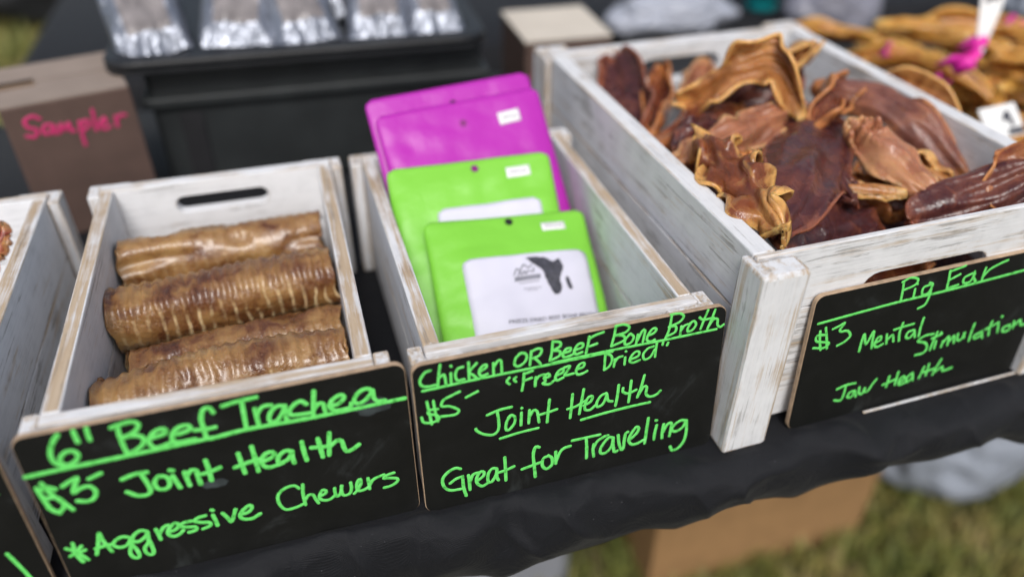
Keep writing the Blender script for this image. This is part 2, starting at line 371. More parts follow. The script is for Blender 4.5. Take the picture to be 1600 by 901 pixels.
def sign(label, pose, width, strokes, smears=()):
    x, y, z, yaw, lean, roll, hgt = pose
    o = thing('chalkboard_sign', label, 'sign', (x, y, max(z, 0)), 0, 'handwritten chalkboard price signs')
    o.rotation_euler = (Matrix.Rotation(yaw, 3, 'Z') @ Matrix.Rotation(-lean, 3, 'X') @ Matrix.Rotation(-roll, 3, 'Y')).to_euler()
    bm = bmesh.new(); plate(bm, rrect(0, width, 0, hgt, .007), [], .0003, .0038, 0, 0)
    obj('board', bm, m_mdf, o, bevel=.0004)
    bm = bmesh.new(); plate(bm, rrect(.0005, width - .0005, .0005, hgt - .0005, .0066), [], -.0002, .0002, 0, 0)
    obj('chalk_face', bm, m_chalk, o)
    bm = bmesh.new()
    for k, ln in enumerate(strokes.strip().split('\n')):
        wd, pts = ln.split(':')
        pts = [tuple(float(q) / 1000 for q in a.split(',')) for a in pts.split()]
        ink(bm, pts, float(wd) / 1000 * .95, .00014, lambda u, q, h: (u, -.0002 - h, q), k)
    obj('lettering', bm, m_ink, o, smooth=True)
    for sx, sz, a, c in smears:
        bm = bmesh.new(); lp = []
        for i in range(36):
            t = i / 36 * math.tau; rr = 1 + .35 * noise.noise(Vector((math.cos(t) * 2, math.sin(t) * 2, sx * 50)))
            lp.append((sx + a * rr * math.cos(t), sz + c * rr * math.sin(t)))
        plate(bm, lp, [], -.00026, -.00021); obj('smear', bm, m_smear, o)
    return o
INK_A = """2.87:23.6,119.3 20.2,115.2 17,108.8 16.6,102.9 18.5,99.4 22.6,97.7 26.9,99.2 29.5,102.7 28.2,106.4 24.5,107 21.3,104.7 20,101.3 20.9,98.7
2.84:31.6,120.1 31.6,116 31.9,112
2.85:38.2,120 37.9,116 37.9,111.8
2.93:53.2,118 52.8,111.2 52.9,103.7 53.4,96.4
2.89:50,117.1 53.5,117.9 57.7,118.6 61.5,118.2 63.8,116 61.6,111.9 57.5,109.9 53.5,108.7
2.93:53.5,108.7 57.2,109 61.7,108.2 64.1,105.6 62.8,101.7 58.7,98.6 53.4,96.4
2.96:67.7,104.8 72.2,105.1 76.1,106.5 75.8,109.1 72.2,109.4 68.5,106.8 66.1,102.6 67.4,97.9 71.4,97.2 76.8,98.5
2.99:79.4,103.5 84.6,103.9 89.2,105.6 88.4,108.3 84.3,108.5 79.9,105.7 78.2,101.4 79.9,98.1 84.6,97.6 89.9,97.5
2.96:3.6,86.2 4.5,78.2 6,69.7 9.5,65.2
2.97:6.7,88.8 9.3,80.1 12.9,72.9 16.5,65.6
2.94:12.1,82.8 8.3,85.4 4.1,83.3 5.4,77.9 10.2,77.3 13.2,72.8 12.2,68.1 8.3,66.3 5.2,70.5
2.96:16,83.8 20.6,86.2 24.7,87.8 22.4,83.2 20,77.5 24.1,79.7 28.9,79.9 31.1,75.3 28.9,70.5 25,69.3 20.4,71.1
2.93:30.1,85.1 36.9,87.4
2.99:46.1,79.7 53.1,81.5 59.9,81.1
3.01:56.5,81.2 58.1,73.6 58.6,66.8 56.2,64.5 51.2,65.4 46.4,69.8
3.02:65.1,76.4 62.1,72.8 62.6,67.5 66.1,65.7 69.3,67.9 69.7,73.4 67.1,76 64.6,75.8
3.07:72.4,74.3 73.4,69.7 74.5,64.4
3.02:71.9,79 73.4,78.2
3.08:79.3,75.2 79.4,70.8 79.9,64.5
3.09:79.8,72.3 83,75.6 85.6,74.5 85.7,69.8 85.9,63.8
3.10:92,80.6 92.4,73.9 92.3,64.8
3.08:88.5,71 93.3,71.5 98.8,73.1
3.01:0.7,95.5 23.3,95.8 51.9,95.8 77.3,95.9 99.1,96.1
3.00:103.1,113.8 101.6,117.4 98.4,117.1 96,110.8 96,103.7 96,98
2.99:91,103.9 96.7,103.1 102.2,103.2
2.90:108.7,116.8 117,118 127.7,118.4
2.96:119.4,117.8 119.1,108.4 118.4,97.1
2.96:125.6,110.5 125.6,104.7 125.7,98.9
2.94:125.9,106.1 128.8,110.1 131.5,111.2 134.7,110.8
2.96:142,108.4 137.7,109.1 133.8,105.8 131.9,101 133.3,98.2 136.7,99.2 140.6,104.4 142.3,108.3
2.99:142.3,108.3 141.3,102.3 141.8,97.3
3.01:154.3,106.5 151.7,109.3 147.9,108.2 144.3,104.4 144.5,101 148,100 155.5,99.4
3.02:159.8,114.6 158.3,105.4 157,97
3.03:157.6,100.8 160.8,104.8 163.8,104.4 164,101 164.4,97.9
3.05:168.3,101.3 171.8,101.8 175.1,103.8 176.6,106.4 174.5,108.1 170.1,106.2 167.2,102 169,98.1 173.4,96.9 178.9,97.4 180.1,100.5
3.05:193.1,104.9 191.9,108.2 188.1,108.7 183.9,105.9 181.8,101.6 183.8,99.1 187.8,100 192.2,104.2 193.7,106.7
3.09:193.6,105.8 193.8,101.3 195.5,98.2 200.1,97.6
3.05:110.5,80.5 111,73.2 111.6,64.7
3.07:118.8,83.6 119.1,74.8 119.3,63.9
3.04:106.8,70.6 113.3,72 121,73
3.08:123.2,70.5 126.7,71.5 130.5,73.4 129.8,76.2 126.1,76.3 122.8,72.7 122.4,68.1 125.6,65 131,65.5 134.2,66.1
3.07:140.8,73.4 137.2,75 132.9,72.2 131.5,67.9 133.5,66.8 137.6,68.1 140.7,72.9
3.10:140.8,73.4 140.3,68.4 140.7,64.3
3.11:147.4,79.1 147.5,72.4 148.2,64.1
3.13:157,78.9 157.5,71.5 158,64
3.11:152.3,73.1 157.6,72 163.8,71.5
3.13:164.2,81.4 162.9,72 162,64.4
3.15:163.3,70.8 167.7,74.2 170.7,73.3 171.3,68.5 172.7,64.3 176.4,64.8 180.7,67.5
3.11:98.4,95.7 119.5,97 153.4,95.8 180.3,95.7 212.4,95.9
2.53:9.1,40.3 8.6,35 8.8,29.4 10.5,24.1
2.53:4.9,37.5 8.6,33.7 11,29.7 13.6,24.8
2.50:12.9,36.7 10.5,34.3 8.3,32.4 5.4,30.7
2.51:14,33 8.8,31.6
2.49:18.8,27.3 21.5,34.6 24.2,43.4
2.54:24.2,43.4 25.2,35.4 27.3,26.9
2.53:19.4,32.1 24.5,32.7 29.5,32.7
2.54:39,34.7 35.5,36.6 31.1,34.9 29.2,31.7 32,28.7 36.1,29.1 39.2,33
2.55:39,34.7 38.6,28.8 36.5,23.4 36.8,19 39.4,16.8 40.8,18.9 40.3,24.2 38.9,28.7
2.55:49.1,36.5 45.9,38.2 41.8,35.9 40,31.6 43.2,29.9 47.5,32.7 49.4,35.9
2.56:49.4,35.9 48.2,28 44.9,23.6 44.9,19.1 47.3,16.8 48.9,18.7 49,25.5 48.5,30.1
2.58:54.2,36.4 54.7,32.3 55,27.5
2.56:55.4,32.1 58.6,36.6 61.4,37.6
2.59:60.5,31.9 64.7,32.6 67.2,35.6 65.5,37.8 62,35.2 59.9,31 61.8,27.8 65.5,27.9 68.7,30.6
2.60:74.5,36.5 70.4,36.6 67.7,34.3 71,32.4 75.9,31.1 75.7,28.4 71.5,27.9
2.61:83.1,38.3 78.9,37.9 76.2,35.9 79.5,33.7 84.4,32 84.2,29.3 79.8,28
2.62:87.4,37.3 88,32.7 88.3,28.1
2.59:87.4,41.7 88.1,41
2.61:93,37 95.1,32.4 96.5,28.3 98.6,32.3 100.8,37.7
2.66:102.8,32.5 107.6,33.1 110.4,36 109.4,38.6 105,35.7 102.4,32.1 103.6,28.6 108.8,27.1 114.3,29.6
2.26:140.1,43 137.9,46 133.2,46 128.7,43.4 126.5,39.2 127.1,32.3 130.2,27.8 136.2,27.9 141,29.3
2.26:142.8,45.4 141.8,36.6 142,28.1
2.27:142.3,32.2 144.9,35.5 147.6,35.1 148.8,30.9 150,27.1
2.28:151.4,32.4 155.3,33.8 155.9,36.1 153.9,37.2 152,34.5 151.2,30.9 153.3,28.5 156.9,27.8 160.5,29.9
2.27:161.4,36.4 161.2,32.7 162,29 164.4,30.8 166.1,37
2.27:165.8,37.1 165.4,31.3 166.5,28.5 170,28.9 171.7,32.6 171.8,38.1
2.30:173,28.1 175.1,30.2 177.9,34.8 178.1,39.2 176,37.1 175.1,32.4 176.3,29.4 180.1,29.5 182.4,30.8
2.31:183,38.3 183.1,34 183.1,28.9
2.30:183.5,32.2 185.8,35.9 189.1,37.4 193.3,38.3
2.32:199.9,37.9 195.4,37.3 192.7,35.2 196.4,34.4 201.6,32.3 201,29.5 196.9,27.4 192.4,27.1"""
INK_B = """1.92:11.8,114.9 8.1,113.9 4.9,109 5.7,105 9.6,103.4 15.3,103.6
1.92:18,117.6 16.6,109.9 15.5,102.1
1.93:16.6,108 19.6,110.1 20.5,107.1 20.7,102.4
1.93:24.2,110 24,103.1
1.91:24.5,115.4 24.8,114.9
1.94:32.1,112.8 28.8,112.2 27,108.4 27.9,103.8 32.4,103.5
1.94:35.7,115.3 35.6,109.1 35.4,102.2
1.95:40.8,113.6 35.9,108.1 38.2,105.1 40.9,101.8
1.95:42.9,106.9 46.7,108.9 46.8,111 44.3,110.4 42.1,107.1 43.1,103.3 47.3,103.9
1.96:51.4,111.1 51.3,103.2
1.96:51.7,108.1 54.4,112.1 56.4,111.6 56.7,103.1
1.95:69.5,114.5 66.1,111.5 65.1,106.9 67.6,104.8 71.9,107.2 73.3,111.5 71.2,114.1 68.3,114
1.98:76.3,114.4 75.8,109.2 75.2,104
1.97:76.3,113.9 80.6,115.3 83.2,113.7 81.4,109.8 76.6,108.5
1.99:78.3,108.6 80.5,106.1 82.3,103.2
1.99:90.5,117.8 90,110.7 88.7,104.2
1.98:90.5,118.3 95.3,116.8 95.7,113.8 90.9,111.5
1.99:90.9,111.5 95.2,110 95.2,106.6 89.1,104.1
2.01:97.8,107.9 102.2,108.4 102.7,110.7 100,110.8 97.8,108.4 97.8,105 101.4,104.7 105.8,105.9
2.01:105.8,108.5 110.6,109.4 111,112.2 107.9,112.4 105.3,108.6 106.2,105 110.6,105.7
2.02:115.4,116.6 114.6,110.9 113.3,104.3
2.01:115,114.7 119.8,116.8 125.1,117.8
2.02:115.1,108.9 120.8,110
2.04:5.8,100.9 42.2,101.5 81.2,101.3 131.9,101.4
1.99:61.4,97.5 59.6,95 61.4,92.5
1.99:65.8,96.9 64.4,95.3 65.7,93.4
2.01:71.2,98.5 70.6,91.7 69.6,85.4
1.99:71.2,98 76.9,99.1
2.00:70.7,92.7 76.3,93.8
2.02:78.9,93.7 78.5,86.7
2.01:78.9,91.2 81.5,94 85,94.2
2.03:84.6,91.3 88.5,92.1 87.4,94.4 84.8,92.7 85.6,88.8 83.6,87.5 88,85.9 91.6,88
2.03:92.5,91.3 97.4,93 97.8,95.6 95.2,95.2 92.5,91.3 93.4,87.6 97.8,88.8
2.04:98.3,96.5 102.3,96.8 100.3,93 98.7,90.3 105,90.3
2.05:106.7,92.9 111.7,94 112.1,97 109,96.4 106.8,92.4 107.7,88.9 111.3,88.8 114.4,90
1.97:7.8,92.3 8.7,82.7 9.6,74.1
1.97:11.9,91.8 12.4,83.7 13.6,75.3
1.97:3.6,81 4.5,77.1 8.9,75.4 13.6,76.1
1.97:14.3,85 8.9,85.4 8,82.8 13.4,80.2 14.4,76.9
1.97:28.9,94.8 23.4,93 18.3,90.9 16.8,86.5 22,85.1 27.4,80.7 24.9,77.8 15.7,78.6
1.97:32.7,89.3 40.4,92.1
1.90:133.6,120.1 132.6,113 130.9,105.7
1.89:133.2,120.6 139.5,120.5 143.2,117.6 140.5,114.3 133,113.4
1.90:133,113.4 139,112.1 139.9,108.4 131.3,105.6
1.90:143.8,112.3 140.7,108.6 140.9,104.7 144.9,105.5 146.7,109.5 144.2,112.4
1.92:149.5,110.6 148.6,103.4
1.93:149.3,105.8 152.6,112.7 154.6,112.7 153.5,104
1.93:156.5,108 160.9,109.2 162.8,111.8 160.3,113 157.3,109.3 156.3,105 158.8,103.1 162.1,103.9
1.94:173.3,120.5 172.3,110.3 169.6,102.2
1.93:172.4,121.1 179,120.6 182.1,117.8 179.5,114 171.8,111.7
1.94:171.8,111.7 176.8,111.1 176.7,106.7 171.1,104.5
1.95:181.1,110.2 180.9,106.7 180.7,103.5
1.94:180.9,106.7 183.1,110 185.6,110.9
1.95:188.1,111.3 185.9,107.4 186.5,104.9 189.8,105.6 192,109.4 190,112.4 187.2,111
1.96:200,118.8 197.7,111.8 195.8,105
1.96:194.1,114.4 197.2,111.9 204.9,111.9
1.97:205.5,118 203.3,110.6 201,103.9
1.98:201.7,105.7 205,110.5 208,110.1 208.5,105.5 210.9,103.3 213.3,104.8
1.93:127,100.4 126.8,95.2 126.6,88.6
1.93:126.2,101.1 130.7,98.7 132,94.9 130.1,90 126.6,88
1.93:134,94.8 133.4,89
1.93:133.7,91.8 136,95.3 139.2,96
1.94:141.3,94.5 141.1,89
1.92:141.5,99.3 141.8,99.1
1.95:145.5,92 150.7,93.4 151.4,96.4 148.9,97.4 145.8,94.6 144.7,91 147.3,88.9 152.1,89.9
1.95:161.6,98.7 157.5,97.8 154.4,94.1 155.5,89.6 159.6,90.5 162.6,95.8
1.96:163.9,100.8 163.4,94.7 163.3,90
1.95:168.5,100.5 168.2,98.5
1.95:172.3,99.2 171.6,97.3
1.98:89.9,102 125,102.5 169.6,102 208,102.2
2.11:45.7,71.7 53.8,73.8 62.2,74.1
2.11:52.5,73.1 53.2,64.9 52.7,57.9 49.1,54.7 42.9,56.8 38.5,60.6 37.7,62.5
2.13:61.5,67.2 58.8,63.3 57.8,57.5 59.4,55.5 63.4,59.5 64.4,64.7 62,67.6 59.8,65.9
2.15:68.8,67.6 68.3,57.5
2.13:69.1,71.5 69.2,71.2
2.16:74.4,68.3 73.7,57.7
2.17:74,62.3 77,67.4 79.5,66.2 80.3,61.6 80.9,56.6
2.18:88.3,73.3 87.3,63.8 86.6,55
2.17:81.7,62.6 87.8,63.2 93.5,64.1
2.18:53.8,50.1 67.5,51.5 80.2,51.8
2.20:104.5,73.6 103.8,63.6 103,54.3
2.20:112.4,75.7 110.8,64.9 109.5,55.9
2.18:101,62.1 107.2,63 114.4,66.3
2.20:112.6,62.1 117.5,64.1 118.8,68.2 116.1,68.4 113.9,64 113.6,58.7 117.2,57.3 120.8,60
2.20:128.7,68.3 125.1,67.3 122.1,62.4 122.6,58.4 126.7,60 129.2,66.6
2.22:129.2,67.6 130.3,61.9 133.5,60.3
2.23:137.7,72.9 137.1,64.3 136,56
2.24:146.8,74.2 146.3,65 145.7,56.6
2.22:141,69.5 141.1,66.3 145.4,64 150.9,65.7
2.24:156.4,76.4 154.5,67.1 152.1,59.1
2.25:153,61.2 156.4,66.9 158.8,66 158.6,60.3 161.6,57.2 166.3,57.6 169.5,60.2
2.26:111.1,50.4 128.3,51.7 145.9,52.3 161.9,52.3
2.38:25.7,32.1 22.5,33.8 17.3,31.9 13.3,27.1 13.6,20.3 17.6,15.6 24.9,14.5
2.35:18,21.7 21.9,24.3 26.7,25.3
2.39:26.7,24.8 26.8,15.4 28.2,7.4
2.39:30.7,25 31,18.8 31.1,11.9
2.37:31.5,18.6 33.7,24.4 37.4,25.3
2.40:37.1,18.6 40.9,21.2 41.5,24.3 39.3,25.6 36.5,21.8 36.2,16.5 39.7,12.5 44,14.3
2.38:50.1,25.2 47.2,25.9 44.4,22.2 44,15.5 46.6,14.4 49.9,20.3 50.5,24.9
2.41:50.5,24.1 50.2,17.6 51.3,14.4
2.42:56.3,33.1 56.5,23.2 56.5,12.6
2.40:51.5,21 56.8,21.7 62.6,23.3
2.45:80.8,34.9 78.2,36 76.5,29.5 77.1,18.9 77.7,9.3
2.43:68.2,19 75.2,20.2 81.8,21.3
2.42:87.7,25.3 83.8,24.3 82.9,18.1 86,14.1 89.9,16.8 90,22.5 87.3,25.8
2.45:92.7,27.5 92.8,16.9
2.43:93.1,18.9 95.5,25.6 98.6,28.9 103.4,29.6
2.35:104.7,34 114.8,33.8 125.3,33.6
2.38:115.1,33.4 115.6,24.2 115.7,15.3
2.39:120.9,26.3 120.4,21.3 121.1,15.1
2.37:120.6,22.8 123.5,28.1 128.1,30.7 131.4,31.3
2.38:135.2,27.9 132.8,29.2 129.5,26.5 126.3,21.1 126.4,16.6 130.5,15.9 134.4,20.4 135.5,27
2.41:135.5,28 135.7,21.6 136.8,14.8 139,15.1
2.39:139.2,29.3 140.1,21.9 142.1,15.2 143.7,16.1 144.1,23.2 144.9,29.1 146.6,30
2.42:149.2,23.3 153.2,26.8 155,31 152.9,32.9 149.7,28.6 147.5,23 149.5,18.3 153.6,17.3 159.1,19.3
2.43:161.8,38.3 161,27.1 160.3,16
2.43:168.8,30.1 167.8,23.7 167.5,17.6
2.40:167.8,34.7 168.5,34.4
2.44:174.4,29.4 173.7,23.6 173.8,17
2.45:174.2,21.9 177.2,28.4 180.4,28.8 180.4,23.4 179.8,17.3
2.44:191.3,28.3 187.7,29.2 183,26.6 181.2,22.3 184.9,20.1 189.7,22.4 192.1,27.2
2.47:192.4,28.1 193.2,18.2 192.1,9.5 188.3,4 183.3,2.8 181.2,6.9"""
INK_C = """2.13:71.6,116.9 73.1,107.8 73.9,99.3
2.11:70.5,116.5 77,118.6 83.9,116 82.8,111.6 74.5,109.3
2.14:84,107.8 84.8,99.7
2.11:84.4,112.2 84.9,111.7
2.12:96.6,108.6 91.5,107.4 92.1,101.6 97.2,101.4 99.3,108.1 96,110.5
2.16:98.7,108.8 99.4,98.5 97.9,91.6 92.4,89.4
2.16:111.6,117.2 112.9,109.9 113.8,102
2.14:112.5,116.5 124.8,118.6
2.15:113.8,109.1 122.2,112.1
2.17:113.9,101.7 123.6,102.9
2.17:133.6,110.3 127.5,108.1 128.5,103.4 134.3,103.4 136.5,109.5
2.18:135.6,111.7 136,107.2 139.6,102.3
2.19:145.5,112.7 145.1,108 145.4,102.9
2.18:145.7,105.4 149.6,110.4 157.4,113.6 164.5,115.3
2.23:5.8,96.3 39,98 73.2,99.5 111.4,99.9 149.3,101.1 188.3,102.7
2.12:9.1,89.2 10.8,80.3 13.3,72.1
2.13:13.3,91.2 16.2,81.4 18.6,72
2.11:14.8,84.8 7.6,85.7 8.2,80.7 19,76.8 15.7,73.3 6.5,75.3
2.13:19.7,88.5 24.1,89.8 28.9,91.7 26.1,86.3 27.7,84.5 33.2,83.8 36.7,78.7 33.2,74.6 27.2,72.3
2.19:48.8,61.9 48.6,71 49.4,77.1 53.3,67.1 57.1,77.7 58.4,69.9 59.6,62
2.19:62.1,66.2 66,67.8 65.1,71.2 62.3,69.9 61.4,64.5 64.6,61.8 69.1,63.4
2.20:70.4,71.7 72.4,63
2.20:72,66.3 76,69.8 78.5,63.4
2.21:82.5,79.1 82,70.4 83.7,62.8
2.19:75.9,74.4 83.1,75.2 93,75.8
2.21:94.8,69.9 90.1,68.9 89.5,64.6 93.2,63 96.2,67.4
2.22:95.7,69.1 98.1,62.5
2.23:101,79.2 100.8,71 101.6,62.5
2.27:115.7,61.1 107.8,61.4 102.5,57.8 110.1,54.3 113.6,49.5 112,44.6 104.3,44.2
2.28:119.2,62.1 118.1,54 117.5,45.9
2.26:115.8,56.9 124.2,59
2.28:120.9,53.3 121.3,46.3
2.26:123,60.6 123.6,60.1
2.29:128.1,51.5 127.9,46.2
2.29:128.6,50 132.3,54.8 133.9,46.3
2.30:134.7,49.9 137.5,54.2 139.7,47
2.29:140.9,55 142.3,49.1 145.9,48.5 147.8,54.4
2.30:147,54.5 148.5,49.8
2.32:154.5,61.5 154.3,53 154.8,45.3
2.31:163.3,50.9 158.5,49.1 160.4,46 165.2,47.8 165,51.8
2.33:165,51.8 168,44.8
2.33:172.3,59.3 171.9,53.5 173.7,46.1
2.32:168,52.8 179.6,56.6
2.34:180.4,54.5 182.2,46.8
2.31:180.5,62.2 181.2,61.6
2.34:192.2,51.4 186.9,49.9 188,46 193.7,46 193.7,50.3
2.35:196.1,53.8 197.4,47.2
2.36:197.4,48.8 202.1,53.7 204.7,48.4 209.3,48.3
2.25:37.7,29.4 45.1,31.3 53.7,30.9
2.25:45.3,30.5 45.4,22.6 43.8,17 37.8,18.7
2.26:55.1,23.2 50.9,22.8 49.6,18.5 53.5,17.7 55.7,22.4
2.28:55.7,22.4 57.6,16.9
2.27:58.8,25.5 59.8,19.6 63.3,18 64.3,23.7 64.8,19.6 67.9,19.4 70.7,25.3 73.3,29.5
2.30:85.3,28.9 85.2,18.7
2.31:92.9,31.1 93.3,18.5
2.30:81.1,21.8 93.7,24.4
2.32:97.1,19.5 101.3,22.3 99.2,25.2 96.4,21.7 98,17.2 103.9,18.3
2.32:106.7,25.9 103.2,22.5 105.3,17.9 108.7,21.3
2.33:107.8,26.2 110.2,18.6
2.33:117.7,29.6 115.9,19.1
2.34:121.7,31.2 122.1,20.1
2.33:117.6,24 130.4,25
2.34:132.9,33 130.6,26.2 129.1,18.9
2.36:130.9,21.4 136.4,24.7 138.6,20.1 147,21"""
sign('chalkboard sign reading 6 inch Beef Trachea in thick green marker', (-.0214, -.0348, 0, .0230, .1052, -.0066, .1221), .2145, INK_A, ((.192, .095, .012, .006), (.094, .0615, .008, .003)))
sign('chalkboard sign reading Chicken or Beef Bone Broth in green marker', (.1959, -.0356, 0, .0240, .1200, -.0069, .1201), .2145, INK_B)
sign('chalkboard sign reading Pig Ear, Mental Stimulation, Jaw Health', (.4709, -.0362, .0008, .041, .0693, -.0043, .1193), .2145, INK_C)
sign('chalkboard sign almost wholly cut off at the left photo edge', (-.2465, -.0335, 0, .02, .10, 0, .1205), .2145,
     '2.6:198,38 201,26 204,12 205,5\n2.6:176,34 182,20 190,10\n2.6:150,70 165,73 185,78 207,83')

# ---------------------------------------------------------------- trachea tubes
m_tra, nt, b, L = new_mat('dried_trachea')
tc = N(nt, 'ShaderNodeTexCoord'); oi = N(nt, 'ShaderNodeObjectInfo')
ad = N(nt, 'ShaderNodeVectorMath', operation='ADD'); L(tc.outputs['Object'], ad.inputs[0]); L(oi.outputs['Random'], ad.inputs[1])
uvn = N(nt, 'ShaderNodeUVMap', uv_map='UVMap'); sp = N(nt, 'ShaderNodeSeparateXYZ'); L(uvn.outputs[0], sp.inputs[0])
def tn(scale, det=5, d=0, st=(1, 1, 1)):
    mp = N(nt, 'ShaderNodeMapping'); mp.inputs['Scale'].default_value = st; L(ad.outputs[0], mp.inputs[0])
    n = N(nt, 'ShaderNodeTexNoise', Scale=scale, Detail=det, Distortion=d); L(mp.outputs[0], n.inputs['Vector']); return n.outputs[0]
big, mid, fin = tn(28, 4, .4), tn(75, 6, .6), tn(420, 3)
basec = ramp(nt, [(.30, (.05, .015, .009)), (.41, (.135, .05, .018)), (.51, (.25, .125, .042)), (.64, (.37, .215, .08)), (.85, (.19, .05, .02))]); L(math_(nt, 'ADD', math_(nt, 'MULTIPLY', big, .55), math_(nt, 'MULTIPLY', mid, .45)), basec.inputs[0])
# pale cartilage rings: uv.x counts the rings, uv.y runs round the tube
rg_ = math_(nt, 'FRACT', math_(nt, 'ADD', math_(nt, 'ADD', sp.outputs[0], .5), math_(nt, 'MULTIPLY', math_(nt, 'SUBTRACT', big, .5), 1.6)))
pk = ramp(nt, [(.30, (0, 0, 0)), (.44, (1, 1, 1)), (.56, (1, 1, 1)), (.70, (0, 0, 0))]); L(rg_, pk.inputs[0])
mask = ramp(nt, [(.36, (0, 0, 0)), (.5, (1, 1, 1))]); L(tn(38, 4, .3), mask.inputs[0])
arc = ramp(nt, [(.40, (0, 0, 0)), (.50, (1, 1, 1)), (.62, (.8, .8, .8)), (.72, (0, 0, 0))]); L(math_(nt, 'ADD', sp.outputs[1], math_(nt, 'MULTIPLY', math_(nt, 'SUBTRACT', mid, .5), .35)), arc.inputs[0])
c = mixc(nt, math_(nt, 'MULTIPLY', math_(nt, 'MULTIPLY', math_(nt, 'MULTIPLY', pk.outputs[0], mask.outputs[0]), arc.outputs[0]), math_(nt, 'MULTIPLY', oi.outputs['Alpha'], .95)), basec.outputs[0], (.66, .50, .28))
L(c, b.inputs['Base Color'])
rr = ramp(nt, [(.35, (.22, .22, .22)), (.65, (.46, .46, .46))]); L(mid, rr.inputs[0]); L(rr.outputs[0], b.inputs['Roughness'])
b.inputs['Subsurface Weight'].default_value = .3; b.inputs['Subsurface Radius'].default_value = (.006, .003, .001); b.inputs['Subsurface Scale'].default_value = .6
b.inputs['Coat Weight'].default_value = .45; b.inputs['Coat Roughness'].default_value = .18
bump(nt, b, math_(nt, 'ADD', math_(nt, 'MULTIPLY', mid, .5), math_(nt, 'MULTIPLY', fin, .6)), .85, .0018)

def trachea(label, P0, P1, r, squash, roll, seed, rings=20, bend=.004, ringy=1.0, dent=.12):
    """A hollow ringed tube between P0 and P1, dented and warped, its wall shown at the open ends."""
    P0, P1 = Vector(P0), Vector(P1); ln = (P1 - P0).length
    bm = bmesh.new(); uv = bm.loops.layers.uv.new('UVMap')
    NU, NV = 190, 56; g = []
    VA = [((j / NV * math.tau + roll) % math.tau) / math.tau for j in range(NV)]; VA.append(VA[0])
    for i in range(NU + 1):
        u = i / NU; row = []
        end = 1 + .02 * math.exp(-u * 40) - .04 * math.exp(-(1 - u) * 22)
        for j in range(NV):
            a = j / NV * math.tau + roll
            n1 = noise.noise(Vector((u * 3.2, math.cos(a) * 1.2, math.sin(a) * 1.2 + seed * 7)))
            n2 = noise.noise(Vector((u * 14, math.cos(a) * 3, math.sin(a) * 3 + seed * 3)))
            wob = n2 * .5 + n1 * .5; n3 = noise.noise(Vector((u * 6 + 5, a * .9, seed * 5)))
            rib = (.5 + .5 * math.cos((u * rings + wob * .45) * math.tau)) ** 1.2
            back = max(0, math.cos(a - roll - 2.4)) ** 3          # the soft strip along the back has no rings
            q = r * end * (1 + .06 * n1 + .018 * n2 + .072 * (.35 + .65 * ringy) * rib * (1 - back) - .16 * back + dent * min(0, n1 * 1.2 + n3))
            y, z = q * math.cos(a), q * math.sin(a) * squash
            x = u * ln + .0035 * n1 * (1 if 0 < u < 1 else 1.6) * (abs(u - .5) * 2) ** 4
            row.append(bm.verts.new((x, y + bend * math.sin(u * math.pi), z + bend * .6 * math.sin(u * 5 + seed))))
        g.append(row)
    for i in range(NU):
        for j in range(NV):
            f = bm.faces.new((g[i][j], g[i + 1][j], g[i + 1][(j + 1) % NV], g[i][(j + 1) % NV]))
            for lp, (a, c_) in zip(f.loops, ((i, j), (i + 1, j), (i + 1, j + 1), (i, j + 1))): lp[uv].uv = (a / NU * rings, VA[c_])
    o = obj('beef_trachea', bm, m_tra, smooth=True)
    s = o.modifiers.new('wall', 'SOLIDIFY'); s.thickness = .0028; s.offset = -1
    o.location = P0; d = (P1 - P0).normalized()
    o.rotation_euler = d.to_track_quat('X', 'Z').to_euler()
    o.color = (1, 1, 1, ringy)
    return tag(o, label, 'dog chew', 'beef trachea tubes in the crate')
TR = [('ribbed trachea tube at the very back against the crate end', (.004, .205, .076), (.160, .206, .082), .0215, .92, .3, 1.0, 20, .004, .15, .22),
      ('tan trachea tube tucked below the rearmost tube', (.008, .186, .050), (.161, .190, .054), .0185, .9, 1.8, 2.0, 20, .004, .2, .2),
      ('long ribbed trachea tube lying highest across the middle of the crate', (-.0005 + .002, .143, .0705), (.1635, .147, .076), .0250, .92, .9, 3.3, 19, .003, 1.0, .05),
      ('yellowish trachea tube in the gap behind the frontmost tube', (.016, .096, .056), (.163, .100, .061), .0200, .85, 2.6, 4.1, 20, .004, .3, .3),
      ('frontmost ribbed trachea tube, rough red at its left end', (.0035, .0435, .069), (.1635, .0515, .0775), .0225, .92, .5, 5.7, 19, .004, 1.0, .12),
      ('dark trachea tube at the bottom under the frontmost tube', (.005, .066, .030), (.160, .064, .030), .018, .9, 1.1, 6.4),
      ('dark trachea tube at the bottom under the middle tube', (.004, .148, .034), (.160, .146, .032), .019, .85, 2.1, 7.9),
      ('dark trachea tube at the bottom near the crate back', (.006, .228, .033), (.160, .226, .034), .019, .9, 2.9, 8.2)]
for a in TR: trachea(*a)

# chew in the left crate

